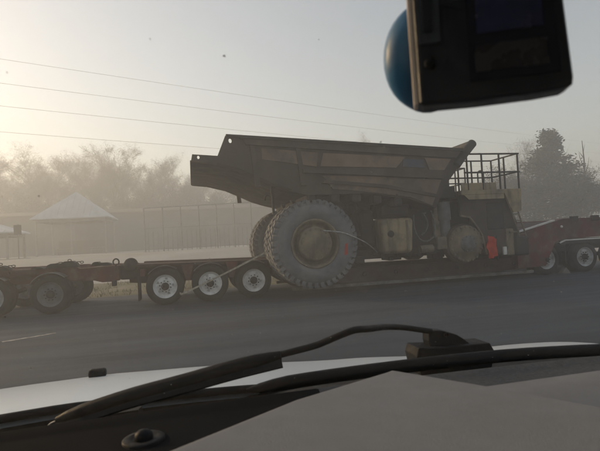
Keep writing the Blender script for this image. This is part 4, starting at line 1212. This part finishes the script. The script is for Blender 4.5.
BASE = [(.4821, 1.300), (.488, 1.3185), (.5535, 1.3143), (.6685, 1.3125), (.678, 1.2949), (.67, 1.255), (.49, 1.255)]
BOLT = (.5629, 1.049, 1.3391)
def plate_y(pts, y0, y1):
    n = len(pts)
    bm = bmesh.new()
    lo = [bm.verts.new((x, y0, z)) for x, z in pts]; hi = [bm.verts.new((x, y1, z)) for x, z in pts]
    bm.faces.new(lo); bm.faces.new(hi[::-1])
    for i in range(n): bm.faces.new((lo[i], hi[i], hi[(i + 1) % n], lo[(i + 1) % n]))
    bmesh.ops.recalc_face_normals(bm, faces=bm.faces)
    bmesh.ops.bevel(bm, geom=list(bm.edges), offset=.0025, segments=2, affect='EDGES', profile=.5)
    m_ = MB().bm(bm); bm.free(); return m_
part('wiper_pivot_cap', plate_y(PIV, 1.05, 1.085), 'wiper_black', wp1)
part('wiper_pivot_base', plate_y(BASE, 1.035, 1.10), 'black_plastic', wp1)
part('wiper_bolt', MB().lathe([(.0045, -.006), (.0045, .006), (0, .006), (0, -.006)], BOLT, 10), 'frit', wp1)
# second wiper: blade reaching in from the left with square tip
l2 = [Vector(p) for p in [(-.5183, 1.1398, 1.1790), (-.3957, 1.1047, 1.2060), (-.2782, 1.0823, 1.2230), (-.1999, 1.07, 1.2320), (-.1307, 1.0592, 1.2400)]]
wp2 = part('wiper', MB().tube(smooth_path(l2, 2), .0105, 10), 'wiper_black', car)
part('blade_tip', MB().bar(l2[-1] + Vector((-.050, .010, -.002)), l2[-1] + Vector((.012, -.003, .004)), .020, .022), 'black_plastic', wp2)
for i in range(len(l2) - 1):
    part('blade_rubber', MB().bar(l2[i] - GN * .014, l2[i + 1] - GN * .014, .018, .006, GN), 'rubber', wp2)
# long moulding with a rounded left end along the screen base
ml = smooth_path([(.092, .9999, 1.2798), (.1995, .9825, 1.2939), (.4138, .9734, 1.3000), (.6527, .976, 1.2980), (.9381, 1.0015, 1.2775), (1.17, 1.03, 1.25)])
part('lower_moulding', MB().tube(ml, [.004, .010, .013] + [.0145] * (len(ml) - 3), 12), 'wiper_black', car)
# washer nozzle on the hood
nx, ny = -.305, 1.625
nz = hood_z(nx, ny)
b = MB().bbox(nx - .026, nx + .026, ny - .014, ny + .016, nz - .004, nz + .024, .009)
part('washer_nozzle', b, 'black_plastic', car)

# dashboard
ZD = 1.58 - .28 * S
peak = sc((.391, .972, 1.30)); lm = sc((.169, .844, 1.30)); lb = sc((-.057, .708, 1.30)); rm = sc((.521, .784, 1.30)); rb = sc((.603, .651, 1.30))
outline = [peak + Vector((0.0, -.002, 0)), peak + Vector((-.012, -.010, 0)), lm + Vector((-.006, .012, 0)), lb, Vector((-.17, .48, ZD)), Vector((-.20, .18, ZD)), Vector((.40, .18, ZD)), Vector((.53, .40, ZD)), rb, rm, peak + Vector((.012, -.016, 0))]
bm = bmesh.new()
tv = [bm.verts.new((p.x, p.y, p.z - .02 * max(0, (.52 - p.y)))) for p in outline]
bv = [bm.verts.new((p.x, p.y, p.z - .055)) for p in outline]
n = len(outline)
bm.faces.new(tv[::-1] if False else tv); bm.faces.new(bv[::-1])
for i in range(n): bm.faces.new((tv[i], bv[i], bv[(i + 1) % n], tv[(i + 1) % n]))
bmesh.ops.recalc_face_normals(bm, faces=bm.faces)
edges = [e for e in bm.edges if all(v in tv for v in e.verts)]
bmesh.ops.bevel(bm, geom=edges, offset=.016, segments=5, affect='EDGES', profile=.6)
bmesh.ops.triangulate(bm, faces=[f for f in bm.faces if len(f.verts) > 4])
dash = part('dashboard', MB().bm(bm), 'dash', car); bm.free()
ZL = 1.58 - .33 * S
# lower dash top behind the instrument hood
def dash_low(x, v):
    yb = .86 - .05 * ((x - XC) / .85) ** 2
    y = .30 + (yb - .30) * v
    z = ZL - .02 - .05 * max(0, (.5 - v)) + .0 * v
    return (x, y, z)
# right-hand dash top
def dr(x, v):
    y0, y1 = .35, (.708 + .012 * math.sin((x - .4) * 2.0))
    return (x, y0 + (y1 - y0) * v, 1.58 - .31 * S - .10 * (1 - v) ** 2 - .003 * max(0, v - .9) * 10)
b = MB().grid(dr, frange(.36, XC + .90, 25), frange(0, 1, 21)).grid(lambda x, t: (x, dr(x, 1)[1], dr(x, 1)[2] - .05 * t), frange(.36, XC + .90, 25), [0, 1])
b.grid(lambda x, v: tuple(Vector(dr(x, v)) - Vector((0, 0, .06))), frange(XC + .90, .36, 25), frange(0, 1, 5))
part('dash_top', b, 'dash', dash)
# dark defroster ledge under the glass
def ledge(x, v):
    y1 = .846 - .045 * ((x - XC) / .85) ** 2 + .012
    y0 = .60
    return (x, y0 + (y1 - y0) * v, 1.58 - .335 * S + .006 * math.sin(min(1, max(0, (v - .85) / .15)) * math.pi) - .010 * (1 - v) * 0)
def ledge_part(name, x0, x1, m):
    lx = frange(x0, x1, 25)
    b = MB().grid(ledge, lx, frange(0, 1, 13)).grid(lambda x, v: tuple(Vector(ledge(x, v)) - Vector((0, 0, .05))), lx[::-1], frange(0, 1, 13))
    b.grid(lambda x, t: tuple(Vector(ledge(x, 1)) - Vector((0, 0, .05 * t))), lx, [0, 1])
    part(name, b, m, dash)
ledge_part('defroster_ledge', XC - .88, .20, 'frit')
ledge_part('defroster_ledge', .201, XC + .88, 'dash_dark')
# main dash mass
b = MB().bbox(XC - .90, XC + .90, -.02 + .2, .80, .70, 1.22, .05)
part('dash_core', b, 'dash_dark', dash)
# light sensor dome
dc = Vector((-.0790, .722, 1.3135))
b = MB().lathe([(.029, -.006), (.029, .001), (.0275, .0025), (.020, .003), (.016, .001), (.012, .001)], tuple(dc), 28, 'z')
ls = part('light_sensor', b, 'black_plastic', dash)
part('sensor_dome', MB().lathe([(.0128, .000), (.0127, .005), (.0112, .009), (.0076, .012), (.0036, .0135), (0, .0138)], tuple(dc), 24, 'z'), 'wiper_black', ls)

# specks on the windscreen
rs = random.Random(41)
b1, b2 = MB(), MB()
for k in range(150):
    x = rs.uniform(-.45, .95); v = rs.uniform(.05, .95); r = rs.choice([.0005, .0006, .0008, .0010, .0014])
    p = on_glass(x, v, .0056)
    t1 = Vector((1, 0, 0)); a0 = rs.uniform(0, 6)
    ring = [p + (t1 * math.cos(a0 + k2 * 1.047) + GS * math.sin(a0 + k2 * 1.047)) * r * rs.uniform(.6, 1.2) for k2 in range(6)]
    top = p + GN * r * .6
    dst = b1 if rs.random() < .75 else b2
    dst.add(ring + [top], [(i, (i + 1) % 6, 6) for i in range(6)])
part('dust_specks', b1, 'speck', ws, 'stuff')
part('dirt_specks', b2, 'speck_dark', ws, 'stuff')

# ------------------------------------------------------------------ dash camera
dcam = thing('dash_camera', 'black dash camera with dark screen hanging at the top of the windscreen', 'camera', (.2044, .2947, 1.70))
CB = Vector((.2044, .2947, 1.7095))
ang = rad(25.0)                         # its back faces the driver
ex = Vector((math.cos(ang), -math.sin(ang), 0)); ey = Vector((math.sin(ang), math.cos(ang), 0)); ez = Vector((0, 0, 1))
def dc_pt(a, d, c): return CB + ex * a + ey * d + ez * c
def dc_prism(outl, d0, d1):
    n = len(outl)
    b = MB()
    vs = [dc_pt(a, d0, c) for a, c in outl] + [dc_pt(a, d1, c) for a, c in outl]
    b.add(vs, [tuple(range(n)), tuple(range(2 * n - 1, n - 1, -1))] + [(i, i + n, (i + 1) % n + n, (i + 1) % n) for i in range(n)])
    return b
HWd = .0515
outl = [(-.049, -.0385), (-.046, -.0405), (-.01, -.0410), (.030, -.0400), (.0465, -.0385), (.0505, -.0365), (.0512, -.032), (.047, .045), (.043, .050), (-.046, .050), (-.050, .046)]
def dc_bevel(outl, d0, d1, bev, seg=3):
    bm = bmesh.new()
    lo = [bm.verts.new(dc_pt(a, d0, c)) for a, c in outl]; hi = [bm.verts.new(dc_pt(a, d1, c)) for a, c in outl]
    bm.faces.new(lo); bm.faces.new(hi[::-1]); n = len(outl)
    for i in range(n): bm.faces.new((lo[i], hi[i], hi[(i + 1) % n], lo[(i + 1) % n]))
    bmesh.ops.recalc_face_normals(bm, faces=bm.faces)
    ed = [e for e in bm.edges if all(v in lo for v in e.verts) or all(v in hi for v in e.verts)]
    bmesh.ops.bevel(bm, geom=ed, offset=bev, segments=seg, affect='EDGES', profile=.5)
    b = MB().bm(bm); bm.free(); return b
part('camera_body', dc_bevel(outl, 0, .024, .003), 'cam_black', dcam)
part('lit_side_strip', dc_prism([(-.0522, -.0385), (-.0495, -.0385), (-.0505, .046), (-.0532, .046)], .003, .021), 'cam_lit_side', dcam)  # light on the left side face, put in as a beige strip
scr = part('screen', dc_prism([(-.014, -.028), (.043, -.028), (.042, .040), (-.014, .040)], -.0015, .002), 'cam_screen', dcam)
part('screen_picture', dc_prism([(-.008, .004), (.034, .004), (.034, .030), (-.008, .030)], -.0022, -.0014), 'cam_image', scr)
part('screen_menu', dc_prism([(-.010, -.022), (.036, -.022), (.036, -.004), (-.010, -.004)], -.0021, -.0014), 'cam_lower', scr)
part('button_panel', dc_prism([(-.0465, .002), (-.032, .002), (-.032, .042), (-.0465, .042)], -.0016, .001), 'cam_panel', dcam)
part('button', dc_prism([(-.0435, .010), (-.0375, .010), (-.0375, .038), (-.0435, .038)], -.0034, -.001), 'cam_black', dcam)
part('button', MB().lathe([(.0045, 0), (.0045, -.0015), (0, -.002)], tuple(dc_pt(-.040, 0, -.012)), 14), 'black_plastic', dcam)
# round blue suction mount behind the body
mc = Vector((.199, .352, 1.719))
nd = Vector((math.sin(rad(-16)), math.cos(rad(-16)), .30)).normalized()
u_ = nd.cross(Vector((0, 0, 1))).normalized(); w_ = u_.cross(nd)
def disc(prof, c, n=36):
    b = MB(); vs = []
    for r, a in prof:
        for k in range(n):
            t = 2 * math.pi * k / n
            vs.append(c + nd * a + (u_ * math.cos(t) + w_ * math.sin(t)) * r)
    fs = [(i * n + k, i * n + (k + 1) % n, (i + 1) * n + (k + 1) % n, (i + 1) * n + k) for i in range(len(prof) - 1) for k in range(n)]
    return b.add(vs, fs, True)
part('mount_disc', disc([(0, -.010), (.020, -.010), (.032, -.006), (.042, .002), (.0445, .010), (.042, .018), (.030, .022), (0, .022)], mc), 'mount_blue', dcam)
part('mount_arm', MB().tube([dc_pt(0, .028, .02), mc + nd * .012 + Vector((.02, 0, 0)), Vector((.236, .408, 1.745))], .010, 10), 'cam_black', dcam)
part('suction_cup', disc([(0, 0), (.026, 0), (.034, .010), (0, .012)], Vector((.236, .398, 1.742))), 'black_plastic', dcam)

# ------------------------------------------------------------------ haze
b = MB().box(-170, 190, -60, 190, -2.0, 24.0)
hz = link('haze', b.mesh('haze'), None, kind='stuff')
hm = bpy.data.materials.new('haze_air'); hm.use_nodes = True
nt = hm.node_tree
for n in list(nt.nodes):
    if n.type != 'OUTPUT_MATERIAL': nt.nodes.remove(n)
pv_ = nt.nodes.new("ShaderNodeVolumePrincipled")
pv_.inputs["Color"].default_value = (0.865, 0.92, 0.975, 1)
pv_.inputs["Density"].default_value = 0.0095
pv_.inputs["Anisotropy"].default_value = 0.38
nt.links.new(pv_.outputs[0], [n for n in nt.nodes if n.type == 'OUTPUT_MATERIAL'][0].inputs["Volume"])
hz.data.materials.append(hm)
tag(hz, 'pale morning fog filling the air over the whole place', 'haze')
